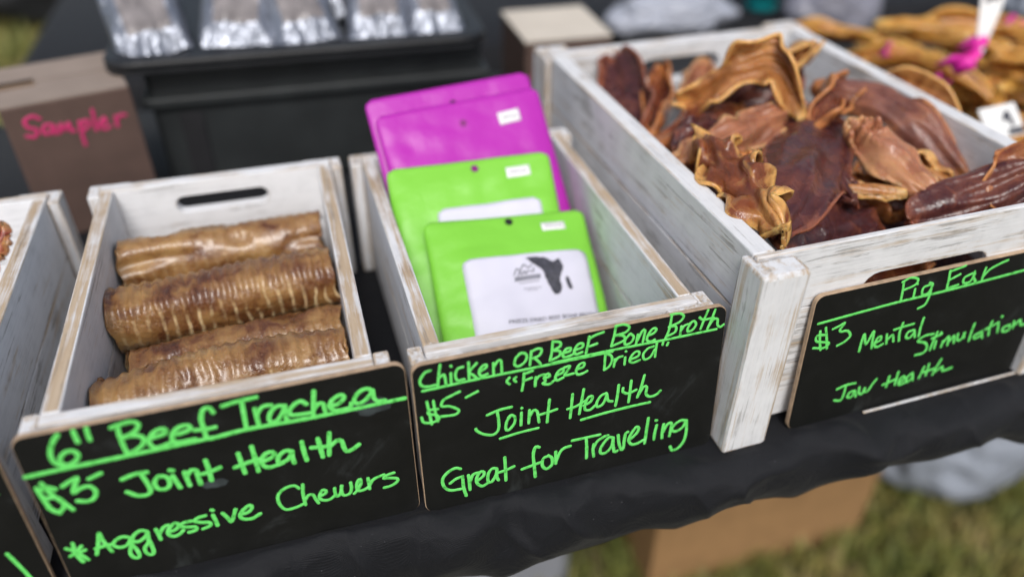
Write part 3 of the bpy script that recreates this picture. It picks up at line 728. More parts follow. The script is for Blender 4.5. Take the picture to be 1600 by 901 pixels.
# ---------------------------------------------------------------- pouches
def pouch_mat(name, c):
    m, nt, b, L = new_mat(name); v = coords(nt)
    n = N(nt, 'ShaderNodeTexNoise', Scale=22, Detail=4); L(v, n.inputs['Vector']); b.inputs['Base Color'].default_value = c + (1,)
    b.inputs['Roughness'].default_value = .42; b.inputs['Specular IOR Level'].default_value = .4
    bump(nt, b, n.outputs[0], .5, .006); return m
m_lime = pouch_mat('lime_pouch_film', (.20, .55, .05)); m_mag = pouch_mat('magenta_pouch_film', (.42, .022, .38))
m_label = flat_mat('white_label_paper', (.60, .59, .69), .55, .03, 40); m_print = flat_mat('grey_print', (.045, .045, .06), .6, .5, 300)
m_print2 = flat_mat('pale_print', (.20, .20, .24), .6, .2, 200); m_stick = flat_mat('price_sticker', (.80, .79, .80), .5, .04, 60)
m_hole = flat_mat('painted_hole_shade', (.012, .012, .014), .8)  # near-black that stands for the shade inside holes and slots

m_hole2 = flat_mat('magenta_hole_shade', (.20, .01, .16), .6)  # darker magenta painted for the shaded film behind a hole
def text_mesh(name, body, size, mat, parent, place, align='CENTER'):
    cu = bpy.data.curves.new(name, 'FONT'); cu.body = body; cu.size = size; cu.align_x = align; cu.extrude = .00004
    t = bpy.data.objects.new(name, cu); COL.objects.link(t); bpy.context.view_layer.update()
    me = bpy.data.meshes.new_from_object(t.evaluated_get(bpy.context.evaluated_depsgraph_get()))
    bpy.data.objects.remove(t); me.materials.clear(); me.materials.append(mat)
    for q in me.vertices: q.co = Vector(place(q.co.x, q.co.y, q.co.z))
    o = bpy.data.objects.new(name, me); COL.objects.link(o); o.parent = parent; return o

AFRICA = [(296.7, 114.4), (302.8, 114.3), (310.5, 112.7), (313.8, 110.4), (316.1, 107.9), (319.4, 109.1), (321.6, 109.2), (322.2, 106.5), (323.2, 103.3), (321.4, 99.7), (319.3, 96.6), (318.5, 93.2), (318.9, 88.8), (317.6, 85.5), (314.3, 84.3), (311.8, 85.6), (310.5, 90.2), (309.3, 94.3), (308.0, 98.4), (307.9, 101.9), (306.1, 104.8), (303.7, 107.3), (300.6, 110.4)]

def pouch(label, pose, mat, bulge, seed, sticker=(), holes=(), lab=None, full=False):
    x, y, z, yaw, lean, roll, h, w_ = pose
    M = Matrix.Rotation(yaw, 3, 'Z') @ Matrix.Rotation(-lean, 3, 'X') @ Matrix.Rotation(-roll, 3, 'Y')
    o = thing('pouch', label, 'pouch', (x, y, z), 0, 'stand-up pouches in the crate'); o.rotation_euler = M.to_euler()
    def thick(a, c):                                              # a across -1..1, c up 0..1
        s = max(0, 1 - abs(a) ** 4) ** .7 * max(0, min(1, (1 - c) / .24)) ** .8 * min(1, .35 + c * 4)
        return s * bulge
    def surf(u, v, side=-1, lift=0):
        a, c = 2 * u / w_, v / h
        rp = noise.noise(Vector((u * 26, v * 26, seed))) * .0020 + noise.noise(Vector((u * 55, v * 20, seed + 3))) * .0013 + .0013 * (1 - 2 * abs(noise.noise(Vector((u * 16, v * 40, seed + 8))))) + .0022 * math.sin(c * 3 + seed) * (a * a)
        return (u, rp * min(1, thick(a, c) / bulge + .35) + side * (thick(a, c) + .0006 + lift), v)
    NU, NV = 44, 60
    bm = bmesh.new(); G = {}
    for s in (-1, 1):
        for j in range(NV + 1):
            v = h * j / NV; e = 1.0
            for d in (h - v,):
                r_ = .007
                if d < r_: e = 1 - (r_ - math.sqrt(max(0, r_ * r_ - (r_ - d) ** 2))) / (w_ / 2)
            for i in range(NU + 1): G[s, i, j] = bm.verts.new(surf((2 * i / NU - 1) * w_ / 2 * e, v, s))
    for s in (-1, 1):
        for j in range(NV):
            for i in range(NU): bm.faces.new((G[s, i, j], G[s, i + 1, j], G[s, i + 1, j + 1], G[s, i, j + 1]))
    for j in range(NV):
        for i in (0, NU): bm.faces.new((G[-1, i, j], G[-1, i, j + 1], G[1, i, j + 1], G[1, i, j]))
    for i in range(NU):
        for j in (0, NV): bm.faces.new((G[-1, i, j], G[-1, i + 1, j], G[1, i + 1, j], G[1, i, j]))
    obj('film', bm, mat, o, smooth=True)
    for u, v, r_ in holes:
        bm = bmesh.new(); plate(bm, [(u + r_ * math.cos(i / 20 * math.tau), v + r_ * math.sin(i / 20 * math.tau)) for i in range(20)], [], .0003, .0007, to=lambda a, q, c: surf(a, c, -1, q))
        obj('painted_hang_hole', bm, m_hole if seed < 2 or seed > 4 else m_hole2, o)  # flat disc on the film, its opening and shade painted by colour
    def patch(name, outline_fn, nx, nv, m, lift=.0003):
        bm = bmesh.new(); gg = [[bm.verts.new(surf(*outline_fn(i / nx, j / nv), -1, lift)) for i in range(nx + 1)] for j in range(nv + 1)]
        for j in range(nv):
            for i in range(nx): bm.faces.new((gg[j][i], gg[j][i + 1], gg[j + 1][i + 1], gg[j + 1][i]))
        p = obj(name, bm, m, o, smooth=True); sm = p.modifiers.new('paper', 'SOLIDIFY'); sm.thickness = .00015; sm.offset = 1; return p
    for u, v, a, c in sticker:
        st = patch('price_sticker', lambda p, q: (u + (p - .5) * a, v + (q - .5) * c + (p - .5) * a * .04), 6, 3, m_stick, .0004)
        bm = bmesh.new()
        for k, t in enumerate((-.28, -.1, .08, .26)): ink(bm, [(u + t * a - a * .05, v - c * .12), (u + t * a, v + c * .16), (u + t * a + a * .06, v - c * .1)], .0007, .00012, lambda p, q, d: surf(p, q, -1, .0009 + d), k)
        obj('sticker_print', bm, m_print2, st)
    if lab:
        u0, v0, lw, lh, sl = lab
        def lo(p, q):
            r_ = .006; d = (1 - q) * lh; e = 0
            if d < r_: e = r_ - math.sqrt(max(0, r_ * r_ - (r_ - d) ** 2))
            return (u0 + e + p * (lw - 2 * e), v0 + q * lh + p * lw * sl)
        lb = patch('label', lo, 22, 30, m_label, .0004)
        if full:
            L_ = lambda p, q: (u0 + p * lw, v0 + q * lh + p * lw * sl)
            def put(p, q, d): a, c = L_(p, q); return surf(a, c, -1, .0011 + d)
            # printed emblem: the lower half of the African continent with its island, as read off the photo in label fractions
            def frac(X, Z): 
                t = max(0, min(1, (X - 251) / 92.7)); top = 122 - 8.5 * t; return t, .86 + (Z - top) / 57.6 * .98 + .14 - (0)
            for poly in (AFRICA, [(323.2, 95.1), (325.0, 95.2), (325.9, 91.1), (326.7, 86.6), (325.2, 85.5), (323.3, 88.1), (322.8, 91.6)]):
                bm = bmesh.new(); pl = []
                for i in range(len(poly)):
                    a_, c_ = poly[i], poly[(i + 1) % len(poly)]
                    for k in range(3): pl.append(frac(a_[0] + (c_[0] - a_[0]) * k / 3 + random.uniform(-.25, .25), a_[1] + (c_[1] - a_[1]) * k / 3 + random.uniform(-.25, .25)))
                plate(bm, pl, [], 0, .0001, to=lambda a, q, c: put(a, c, q)); obj('printed_emblem', bm, m_print, lb)
            bm = bmesh.new()
            lg = [((286, 104), (289, 108.2), (291, 106.5), (294.4, 110), (297, 107), (300, 108.6)), ((289, 103), (291, 106.5), (291.5, 103), (294, 105.5), (294.5, 103), (297, 105), (300, 103.5), (301, 106))]
            for pl in lg: ink(bm, [frac(*q) for q in pl], .0125, .0001, put)
            for k in range(8):
                X = 286.5 + k * 2.35; ink(bm, [frac(X, 99.6 - k * .2), frac(X + .3, 102.4 - k * .2), frac(X + 1.3, 99.8 - k * .2), frac(X + 1.5, 102.2 - k * .2)], .012, .0001, put, k)
            ink(bm, [frac(289, 97.6), frac(296, 97.2), frac(303, 96.6)], .008, .0001, put); ink(bm, [frac(291, 93.2), frac(298, 92.6), frac(304, 92)], .007, .0001, put); ink(bm, [frac(293, 91.5), frac(301, 90.7)], .005, .0001, put)
            obj('printed_logo', bm, m_print2, lb)
            text_mesh('printed_text', 'FREEZE DRIED BEEF BONE BROTH', .055, m_print, lb, lambda a, c, d: put(.615 + a * .86, .165 + c * 1.15 - .02 * a, d))
            text_mesh('printed_text', 'Makes 10 servings', .05, m_print2, lb, lambda a, c, d: put(.625 + a * .8, .095 + c * 1.1 - .02 * a, d))
    return o
pouch('frontmost lime green pouch with a white label and a dark continent print', (.3018, .028, .0084, .1191, .9763, -.129, .1625, .1381), m_lime, .009, 1.0,
      ((.0385, .1485, .0215, .0075),), ((.002, .1565, .0033),), (-.0451, .055, .1047, .0693, .0), True)
pouch('lime green pouch behind the frontmost one, only the top of its label showing', (.2840, .0770, .0084, -.0485, .8386, .0123, .1801, .1396), m_lime, .005, 2.2,
      ((.0405, .165, .021, .0095),), ((.004, .172, .0033),), (-.034, .035, .088, .1045, .0))
pouch('magenta pouch standing just behind the lime green pouches', (.3101, .1275, .0087, .0879, .7092, .0353, .2023, .1493), m_mag, .006, 3.1,
      ((.041, .180, .020, .011),), ((-.0015, .182, .003),))
pouch('rearmost magenta pouch, its top edge highest of all the pouches', (.3040, .1425, .0087, .0668, .668, .045, .2085, .1499), m_mag, .006, 4.7,
      ((.036, .190, .017, .005),), ((.0, .192, .003),))

# ---------------------------------------------------------------- pig ears
def ear_mat(name, dark, mid_, tan, gloss=.42):
    m, nt, b, L = new_mat(name)
    tc = N(nt, 'ShaderNodeTexCoord'); oi = N(nt, 'ShaderNodeObjectInfo')
    ad = N(nt, 'ShaderNodeVectorMath', operation='ADD'); L(tc.outputs['Object'], ad.inputs[0]); L(oi.outputs['Random'], ad.inputs[1])
    uvn = N(nt, 'ShaderNodeUVMap', uv_map='UVMap'); sp = N(nt, 'ShaderNodeSeparateXYZ'); L(uvn.outputs[0], sp.inputs[0])
    def tn(scale, det=5, d=0):
        n = N(nt, 'ShaderNodeTexNoise', Scale=scale, Detail=det, Distortion=d); L(ad.outputs[0], n.inputs['Vector']); return n.outputs[0]
    a, c_, f = tn(19, 4, .5), tn(64, 6, .5), tn(330, 4)
    r = ramp(nt, [(.3, dark), (.5, mid_), (.66, [(x + y) / 2 for x, y in zip(mid_, tan)]), (.85, mid_)]); L(math_(nt, 'ADD', math_(nt, 'MULTIPLY', a, .55), math_(nt, 'MULTIPLY', c_, .45)), r.inputs[0])
    e = ramp(nt, [(.70, (0, 0, 0)), (1.0, (1, 1, 1))]); L(math_(nt, 'ADD', sp.outputs[0], math_(nt, 'MULTIPLY', math_(nt, 'SUBTRACT', c_, .5), .9)), e.inputs[0])
    col = mixc(nt, e.outputs[0], r.outputs[0], tan)
    wp = N(nt, 'ShaderNodeVectorMath', operation='MULTIPLY'); wp.inputs[1].default_value = (90, 14, 90)
    n5 = N(nt, 'ShaderNodeTexNoise', Scale=1, Detail=5, Distortion=.8); L(ad.outputs[0], wp.inputs[0]); L(wp.outputs[0], n5.inputs['Vector'])
    vn = ramp(nt, [(.6, (0, 0, 0)), (.68, (1, 1, 1))]); L(n5.outputs[0], vn.inputs[0])
    col = mixc(nt, math_(nt, 'MULTIPLY', vn.outputs[0], .35), col, tan)
    L(col, b.inputs['Base Color'])
    rr = ramp(nt, [(.3, (gloss - .16,) * 3), (.7, (gloss + .14,) * 3)]); L(c_, rr.inputs[0]); L(rr.outputs[0], b.inputs['Roughness'])
    b.inputs['Subsurface Weight'].default_value = .35; b.inputs['Subsurface Radius'].default_value = (.008, .003, .001); b.inputs['Subsurface Scale'].default_value = .6
    bump(nt, b, math_(nt, 'ADD', math_(nt, 'ADD', math_(nt, 'MULTIPLY', c_, .6), math_(nt, 'MULTIPLY', f, .5)), math_(nt, 'MULTIPLY', n5.outputs[0], .7)), .75, .0018)
    return m
E_DARK = ear_mat('dried_ear_purple_brown', (.020, .006, .0075), (.075, .022, .022), (.26, .085, .045), .25)
E_RED = ear_mat('dried_ear_red_brown', (.040, .010, .006), (.17, .045, .020), (.50, .20, .065), .26)
E_TAN = ear_mat('dried_ear_tan', (.10, .030, .010), (.36, .145, .045), (.68, .38, .13), .28)
E_RIB = ear_mat('dried_ear_ribbed', (.06, .015, .008), (.21, .06, .022), (.68, .38, .12), .27)
E_PINK = ear_mat('dried_ear_pink_tan', (.13, .04, .022), (.37, .15, .08), (.60, .33, .15), .32)
E_MAUVE = ear_mat('dried_ear_mauve_brown', (.07, .022, .018), (.22, .085, .06), (.42, .17, .06), .34)

def ear(label, P0, P1, n, half, mat, cup=1.2, bend=.1, ruf=.004, freq=4, seed=1, fold=0, tipw=.05, twist=0, basew=.35, name='pig_ear', cat='dog chew', group='dried pig ears heaped in the crate', NU=90, NV=44, tk=.0024, arc=0, knot=0, rp=2.2, curl=.25, askew=1):
    """A dried ear: a leaf-shaped sheet from its thick base P0 to its tip P1, cupped, bent, with a crinkled rim."""
    P0, P1 = Vector(P0), Vector(P1); a = P1 - P0; ln = a.length; a.normalize()
    n = Vector(n); n = (n - a * n.dot(a)).normalized(); s = a.cross(n)
    bm = bmesh.new(); uv = bm.loops.layers.uv.new('UVMap'); g = []
    for i in range(NU + 1):
        u = i / NU
        w_ = half * (basew + (1 - basew) * math.sin(min(1, u / .45) * math.pi / 2)) * (1 if u < .5 else (tipw + (1 - tipw) * math.cos((u - .5) / .5 * math.pi / 2) ** .75))
        w_ *= 1 + .10 * noise.noise(Vector((u * 4, seed * 3, 1)))
        w_ *= math.sqrt(max(.0025, 1 - (max(0, u - .72) / .28) ** 2)) * math.sqrt(max(.04, 1 - (max(0, .10 - u) / .10) ** 2))
        cu = cup * (1 + .9 * max(0, .35 - u) / .35) * (1 + .3 * noise.noise(Vector((u * 3, seed, 8))))
        tw = twist * (u - .5) + .25 * noise.noise(Vector((u * 2.5, seed * 2, 4)))
        nn = n * math.cos(tw) + s * math.sin(tw); ss = s * math.cos(tw) - n * math.sin(tw)
        row = []
        for j in range(NV + 1):
            v = 2 * j / NV - 1; th = v * cu + fold * max(0, v) ** 2
            cs = cu if abs(cu) > .05 else .05
            rad = w_ / cs; th = v * cs + fold * max(0, v) ** 2
            so2, no2 = rad * math.sin(th), rad * (1 - math.cos(th))
            p = P0 + a * (ln * u) + ss * so2 + nn * (no2 + bend * ln * (1 - 4 * (u - .5) ** 2))
            ev = abs(v) ** rp
            if arc: p += ss * (arc * ln * math.sin(math.pi * u ** askew))
            if knot and u < .3: p += nn * (knot * math.sin(u / .3 * math.pi) * noise.noise(Vector((u * 30, v * 3, seed)))) * 2
            wv_ = math.sin(u * freq * math.tau + seed * 5 + (1.9 if v > 0 else 0) + 2.2 * noise.noise(Vector((u * 5, seed, v)))) 
            p += nn * (1.3 * ruf * ev * wv_) + ss * (.45 * ruf * ev * math.copysign(1, v) * math.cos(u * freq * 1.7 * math.tau + seed)) + a * (.5 * ruf * ev * math.cos(u * freq * math.tau + seed * 2))
            k = max(0, abs(v) - .55) ** 2 * 4 * curl * w_; p += nn * k - ss * (math.copysign(.7, v) * k)
            p += nn * (.0065 * (1 - 2 * abs(noise.noise(Vector((u * 1.6 + seed, v * 2.1, seed * 3))))) * (1 - .5 * abs(v)))
            q = p * 30 + Vector((seed * 4, 0, 0))
            p += nn * (.0048 * noise.noise(q * .8) + .0010 * noise.noise(q * 2.6)) + ss * .002 * noise.noise(q * 1.2)
            row.append((bm.verts.new(p), u, v))
        g.append(row)
    for i in range(NU):
        for j in range(NV):
            k = (g[i][j], g[i + 1][j], g[i + 1][j + 1], g[i][j + 1])
            f = bm.faces.new([q[0] for q in k])
            for lp, q in zip(f.loops, k): lp[uv].uv = (max(abs(q[2]), 1 - 3 * q[1] if q[1] < .33 else (q[1] - .6) * 2.4), q[1])
    o = obj(name, bm, mat, smooth=True)
    sm = o.modifiers.new('hide', 'SOLIDIFY'); sm.thickness = tk; sm.offset = 0
    # put the object's origin at its base
    for q in o.data.vertices: q.co -= P0
    o.location = P0
    return tag(o, label, cat, group)
CZ = 0
A_ = at
CAMD = (-.42, -.83, .37)
EARS = [
 ('large ear arching highest in the heap with a crinkled tan rim and dark hollow', A_(1062, 158, .150), A_(1252, 195, .150), (-.40, -.80, .36), .026, E_TAN, dict(cup=.8, bend=.05, ruf=.0075, freq=2.6, seed=1.3, tipw=.9, basew=.5, arc=-.44, askew=1.6, tk=.0028, curl=.25)),
 ('dark wrinkled ear curled between the rounded rear ear and the pink ear', A_(1055, 235, .140), A_(1120, 195, .146), (-.42, -.7, .55), .024, E_DARK, dict(cup=-1.3, bend=.06, ruf=.006, freq=2, seed=26.5, tipw=.6, basew=.7)),
 ('dark red curled ear right of the broad dark ear, under the tan strip', A_(1270, 250, .140), A_(1335, 320, .134), (-.42, -.7, .55), .022, E_DARK, dict(cup=-1.4, bend=.08, ruf=.006, freq=2, seed=27.5, tipw=.5, basew=.7)),
 ('curled red brown ear between the arch and the long brown ear', A_(1262, 205, .150), A_(1315, 140, .150), (-.42, -.7, .55), .022, E_RED, dict(cup=1.2, bend=.05, ruf=.006, freq=2, seed=28.5, tipw=.6, basew=.7)),
 ('dark sheet added to shade the hollow in the arch of the highest ear', A_(1110, 165, .146), A_(1250, 120, .158), (-.4, -.8, .3), .030, E_DARK, dict(cup=.7, bend=-.12, ruf=.003, freq=1.5, seed=21.5, tipw=.7, basew=.6)),  # dark sheet added behind the arch to stand for its shaded hollow
 ('amber ear end poking up behind the highest ear', A_(1180, 130, .160), A_(1262, 78, .172), (-.5, -.7, .3), .020, E_TAN, dict(cup=1.2, bend=.05, ruf=.005, freq=2, seed=22.5, tipw=.7, basew=.7, curl=1)),
 ('red brown folded ear between the ribbed ear and the broad dark ear', A_(1130, 250, .150), A_(1215, 300, .146), (-.5, -.5, .6), .022, E_RED, dict(cup=-.8, bend=.06, ruf=.006, freq=1.6, seed=23.5, tipw=.4, basew=.7, curl=1)),
 ('amber and brown curled ear in front of the long brown ear', A_(1395, 235, .140), A_(1490, 300, .124), (-.5, -.6, .5), .020, E_TAN, dict(cup=-.9, bend=.05, ruf=.006, freq=1.6, seed=24.5, tipw=.5, basew=.7, curl=1)),
 ('shadowed ear beneath the pinkish ear with a knotted base', A_(1330, 280, .125), A_(1440, 335, .115), (-.4, -.6, .6), .030, E_RED, dict(cup=-.7, bend=.05, ruf=.006, freq=1.6, seed=25.5, tipw=.5, basew=.7, curl=1)),
 ('dark reddish rounded ear standing up in the rear left corner of the crate', A_(1000, 215, .118), A_(962, 86, .152), (-.5, -.75, .4), .030, E_DARK, dict(cup=.75, bend=-.06, ruf=.003, freq=1.5, seed=2.2, tipw=.7, basew=.7)),
 ('reddish curled ear just right of the rounded ear in the rear left corner', A_(1020, 222, .118), A_(1035, 108, .145), (-.55, -.75, .2), .022, E_RED, dict(cup=1.3, bend=-.10, ruf=.004, freq=1.6, seed=3.1, tipw=.7, basew=.7)),
 ('crinkled ear with tan ribs leaning along the left side board to the front corner', A_(1092, 212, .166), A_(1225, 368, .158), (-.35, -.70, .60), .025, E_RIB, dict(cup=-1.0, bend=.03, ruf=.012, freq=3.4, curl=.05, seed=4.4, tipw=.30, basew=.7, NU=130, rp=1.25, tk=.0028)),
 ('broad dark purple brown ear lying open in the middle of the heap', A_(1290, 185, .146), A_(1212, 368, .146), (-.42, -.70, .58), .042, E_DARK, dict(cup=-.7, bend=.06, ruf=.004, freq=1.4, seed=5.1, tipw=.35, basew=.75)),
 ('dark ear below the highest one, its back turned to the front', A_(1150, 225, .134), A_(1290, 195, .146), (-.3, -.7, .6), .036, E_DARK, dict(cup=-.7, bend=.05, ruf=.003, freq=1.5, seed=6.2, tipw=.6, basew=.8)),
 ('long brown ear arching down the right side board from the heap top', A_(1272, 132, .160), A_(1508, 285, .118), (-.15, -.75, .65), .026, E_MAUVE, dict(cup=-1.15, bend=.06, ruf=.004, freq=1.7, seed=7.7, tipw=.75, basew=.85, arc=-.12, tk=.0026)),
 ('ear with a yellowish rim behind the long brown ear on the right', A_(1330, 140, .130), A_(1515, 250, .115), (-.3, -.6, .7), .024, E_TAN, dict(cup=.9, bend=.08, ruf=.004, freq=1.5, seed=8.3, tipw=.6, basew=.7, arc=-.1)),
 ('pinkish tan ear with a knotted base, lying right of the centre', A_(1325, 190, .164), A_(1468, 322, .134), (-.30, -.55, .75), .027, E_PINK, dict(cup=-1.25, bend=.07, ruf=.005, freq=1.6, seed=9.9, tipw=.2, basew=.8, knot=.009)),
 ('dark brown ear running out of the photo above the front board', A_(1420, 345, .128), A_(1660, 262, .168), (-.2, -.8, .5), .026, E_DARK, dict(cup=-.9, bend=-.05, ruf=.004, freq=1.2, seed=10.4, tipw=.6, basew=.9)),
 ('red brown ear tip curling up at the right photo edge', A_(1540, 315, .140), A_(1650, 232, .176), (-.45, -.75, .55), .028, E_RED, dict(cup=-.6, bend=-.05, ruf=.004, freq=1.5, seed=11.2, tipw=.6)),
 ('pink ear with a wavy cream rim just below the highest ear', A_(1040, 262, .138), A_(1250, 170, .156), (-.35, -.75, .55), .023, E_PINK, dict(cup=-1.0, bend=.05, ruf=.0075, freq=2.8, seed=12.5, tipw=.6, basew=.6, rp=1.6)),
 ('narrow tan strip of ear bridging the middle of the heap', A_(1280, 296, .134), A_(1412, 306, .136), (0, -.3, 1), .0085, E_TAN, dict(cup=-.9, bend=.03, ruf=.001, seed=13.1, tipw=.8, basew=.9, tk=.005)),
 ('very dark ear low behind the front board near the corner post', A_(1222, 398, .112), A_(1365, 325, .118), (-.3, -.6, .7), .045, E_DARK, dict(cup=-.5, bend=.04, ruf=.003, freq=1.5, seed=14.6, tipw=.5, basew=.8)),
 ('dark ear lying deep behind the front board in the middle', A_(1335, 375, .088), A_(1500, 335, .095), (0, -.3, 1), .042, E_DARK, dict(cup=.5, bend=.04, ruf=.003, freq=1.5, seed=15.3, tipw=.5, basew=.7)),
 ('brown ear sloping up the left side board behind the pink ear', A_(1030, 245, .130), A_(1150, 170, .140), (-.3, -.6, .75), .026, E_RED, dict(cup=-.7, bend=.06, ruf=.004, freq=1.6, seed=16.8, tipw=.5, basew=.7)),
 ('small pinkish ear at the back by the crate handle', A_(1060, 165, .125), A_(1105, 102, .134), (-.4, -.8, .5), .018, E_PINK, dict(cup=.8, bend=-.05, ruf=.003, freq=1.5, seed=17.4, tipw=.6)),
 ('dark ear in the hollow beside the long brown ear', A_(1385, 300, .105), A_(1480, 250, .112), (-.4, -.4, .8), .030, E_DARK, dict(cup=.6, bend=-.05, ruf=.003, freq=1.5, seed=18.9, tipw=.4, basew=.7)),
 ('brown ear under the crinkled one, its rim against the left side board', A_(1085, 275, .130), A_(1190, 360, .128), (-.2, -.6, .75), .032, E_RED, dict(cup=.7, bend=.05, ruf=.004, freq=1.5, seed=19.7, tipw=.4, basew=.7)),
]
for lb, p0, p1, n_, hw, mt, kw in EARS: ear(lb, p0, p1, n_, hw, mt, **kw)
rg = random.Random(11)
for k in range(9):                                               # the heap goes on below: ears lying on the crate's base
    x, y = .50 + .09 * (k % 3) + rg.uniform(-.01, .01), .045 + .105 * (k // 3) + rg.uniform(-.01, .01); a = rg.uniform(0, 6.28)
    d = Vector((math.cos(a), math.sin(a), .1)) * .055
    p = Vector((x - .002 * (k // 3), y, .045 + .022 * (k % 2) + .012 * (k // 3)))
    ear('dark ear lying low in the heap, mostly covered by other ears', p - d, p + d, (rg.uniform(-.3, .3), -.3, 1), .038, [E_DARK, E_RED][k % 2], cup=.7, bend=.06, ruf=.004, seed=30 + k * 1.37, tipw=.4, basew=.6, NU=50, NV=26)
# chew in the crate at the left edge
ear('reddish twisted chew standing in the crate at the left photo edge', at(-38, 440, .085), at(2, 352, .118), (.3, -.8, .3), .013, ear_mat('dried_ear_raw_red', (.10, .02, .012), (.26, .055, .035), (.50, .24, .10), .32), cup=1.2, bend=.05, ruf=.004, seed=41, tipw=.8, basew=.9, group='red chews in the left crate', name='meat_chew', tk=.004)
ear('red chew mostly hidden in the crate at the left photo edge', (-.19, .08, .03), (-.08, .10, .035), (0, -.2, 1), .02, E_RED, cup=1.2, bend=.05, ruf=.004, seed=43, tipw=.8, basew=.9, group='red chews in the left crate', name='meat_chew', tk=.004)

# ---------------------------------------------------------------- tray of amber chews on the right
m_blackp = flat_mat('black_plastic', (.016, .017, .019), .42, .2, 40, .1, 200)
t = thing('serving_tray', 'low black tray under the amber chews beyond the pig ear crate', 'tray', (.985, .33, 0))
bm = bmesh.new(); plate(bm, rrect(-.2, .2, -.2, .2, .02), [], .001, .006, to=lambda a, y, c: (a, c, y)); obj('base_panel', bm, m_blackp, t)
bm = bmesh.new(); plate(bm, rrect(-.2, .2, -.2, .2, .02), [rrect(-.194, .194, -.194, .194, .015)], .0062, .05, to=lambda a, y, c: (a, c, y)); obj('rim', bm, m_blackp, t, bevel=.001)
E_AMB = ear_mat('amber_chew', (.20, .065, .012), (.42, .17, .032), (.62, .34, .08), .36)
E_GOLD = ear_mat('golden_chew', (.26, .11, .018), (.55, .27, .05), (.72, .46, .14), .36)
rg = random.Random(5)
for k in range(60):
    lv = k // 17; q = (k % 17)
    cx, cy = rg.uniform(.83, 1.14), rg.uniform(.18, .49)
    z = .022 + lv * .026 + rg.uniform(0, .012)
    if k >= 51: cx, cy = rg.uniform(.90, 1.06), rg.uniform(.27, .44)
    ang = R(-38) + rg.uniform(-.5, .5) if k % 3 else rg.uniform(0, 3.1); hl = rg.uniform(.06, .095)
    d = Vector((math.cos(ang), math.sin(ang), rg.uniform(-.22, .22))) * hl
    c = Vector((cx, cy, z))
    ear('amber strip of dried chew in the pile beyond the pig ear crate' if k % 3 else 'golden strip of dried chew in the pile beyond the pig ear crate', c - d, c + d, (rg.uniform(-.5, .5), rg.uniform(-.6, .2), 1), rg.uniform(.013, .023), [E_GOLD, E_AMB, E_AMB][k % 3],
        cup=rg.choice((-1.5, -.9, .9, 1.6)), bend=rg.uniform(-.05, .12), ruf=.0045, freq=1.5, seed=60 + k * .77, tipw=.6, basew=.7, NU=36, NV=16, tk=.004, name='chew_strip', group='amber chews piled in the tray')
m_pink = flat_mat('pink_band', (.78, .03, .42), .45, .1, 80); m_tag = flat_mat('white_tag', (.78, .78, .77), .5, .04, 60)
for k, (px, py, z, a, sc, wh) in enumerate(((1500, 98, .135, .2, 1.2, 'tied beside the pointed white tag'), (1520, 68, .14, .9, .95, 'at the top of the pile against the pointed white tag'), (1394, 80, .115, -.5, .8, 'round a strip at the rear left of the pile'), (1580, 38, .13, .1, .9, 'highest at the right photo edge'), (1462, 130, .10, .4, .8, 'low on the front slope of the pile'), (1440, 98, .105, .6, .5, 'smallest, in the gap between two strips'))):
    c = at(px, py, z)
    bm = bmesh.new(); rows = []
    for i in range(40):
        u = i / 39 * math.tau * 1.1
        rad = .011 * sc * (1 + .35 * math.sin(3 * u + k)); p = Vector((math.cos(u) * rad * 1.2, math.sin(u) * rad * .7, .005 * math.sin(2 * u + k)))
        wd = Vector((.002 * math.sin(u * 2), -.003, .009)) * sc
        rows.append((bm.verts.new(p - wd), bm.verts.new(p + wd)))
    for p, q in zip(rows, rows[1:]): bm.faces.new((p[0], q[0], q[1], p[1]))
    o = obj('ribbon_band', bm, m_pink, smooth=True); o.location = c; o.rotation_euler = (.5, .2, a)
    sm = o.modifiers.new('thick', 'SOLIDIFY'); sm.thickness = .0006
    tag(o, 'bright pink band ' + wh, 'band', 'pink bands on the amber chews')
# the white tags
def tag_card(label, pts, y0, px, py, z, rot, marks, h=.0012):
    o = thing('price_tag', label, 'price tag', at(px, py, z), 0, 'white tags in the amber chews'); o.rotation_euler = rot
    bm = bmesh.new(); plate(bm, pts, [], 0, h); obj('card', bm, m_tag, o)
    bm = bmesh.new()
    for k, (wd, ln) in enumerate(marks): ink(bm, ln, wd, .0002, lambda a, c, d: (a, -.0001 - d, c), k)
    obj('print', bm, m_print, o)
tag_card('pointed white tag stuck upright into the amber chews', [(0, 0), (.0045, .004), (.014, .05), (.016, .085), (-.016, .09), (-.010, .045), (-.004, .004)], 0, 1528, 88, .13, (-.35, .1, -.25),
         ((.006, [(-.004, .058), (.004, .066)]), (.005, [(-.002, .07), (.007, .075), (.006, .06)])))
tag_card('square white tag with dark print lying against the amber chews', [(-.025, -.017), (.025, -.017), (.025, .017), (-.025, .017)], 0, 1566, 190, .105, (-.8, 0, .12),
         ((.006, [(.004, .002), (.010, .008), (.012, -.004)]), (.007, [(.006, -.012), (.022, -.012)])))

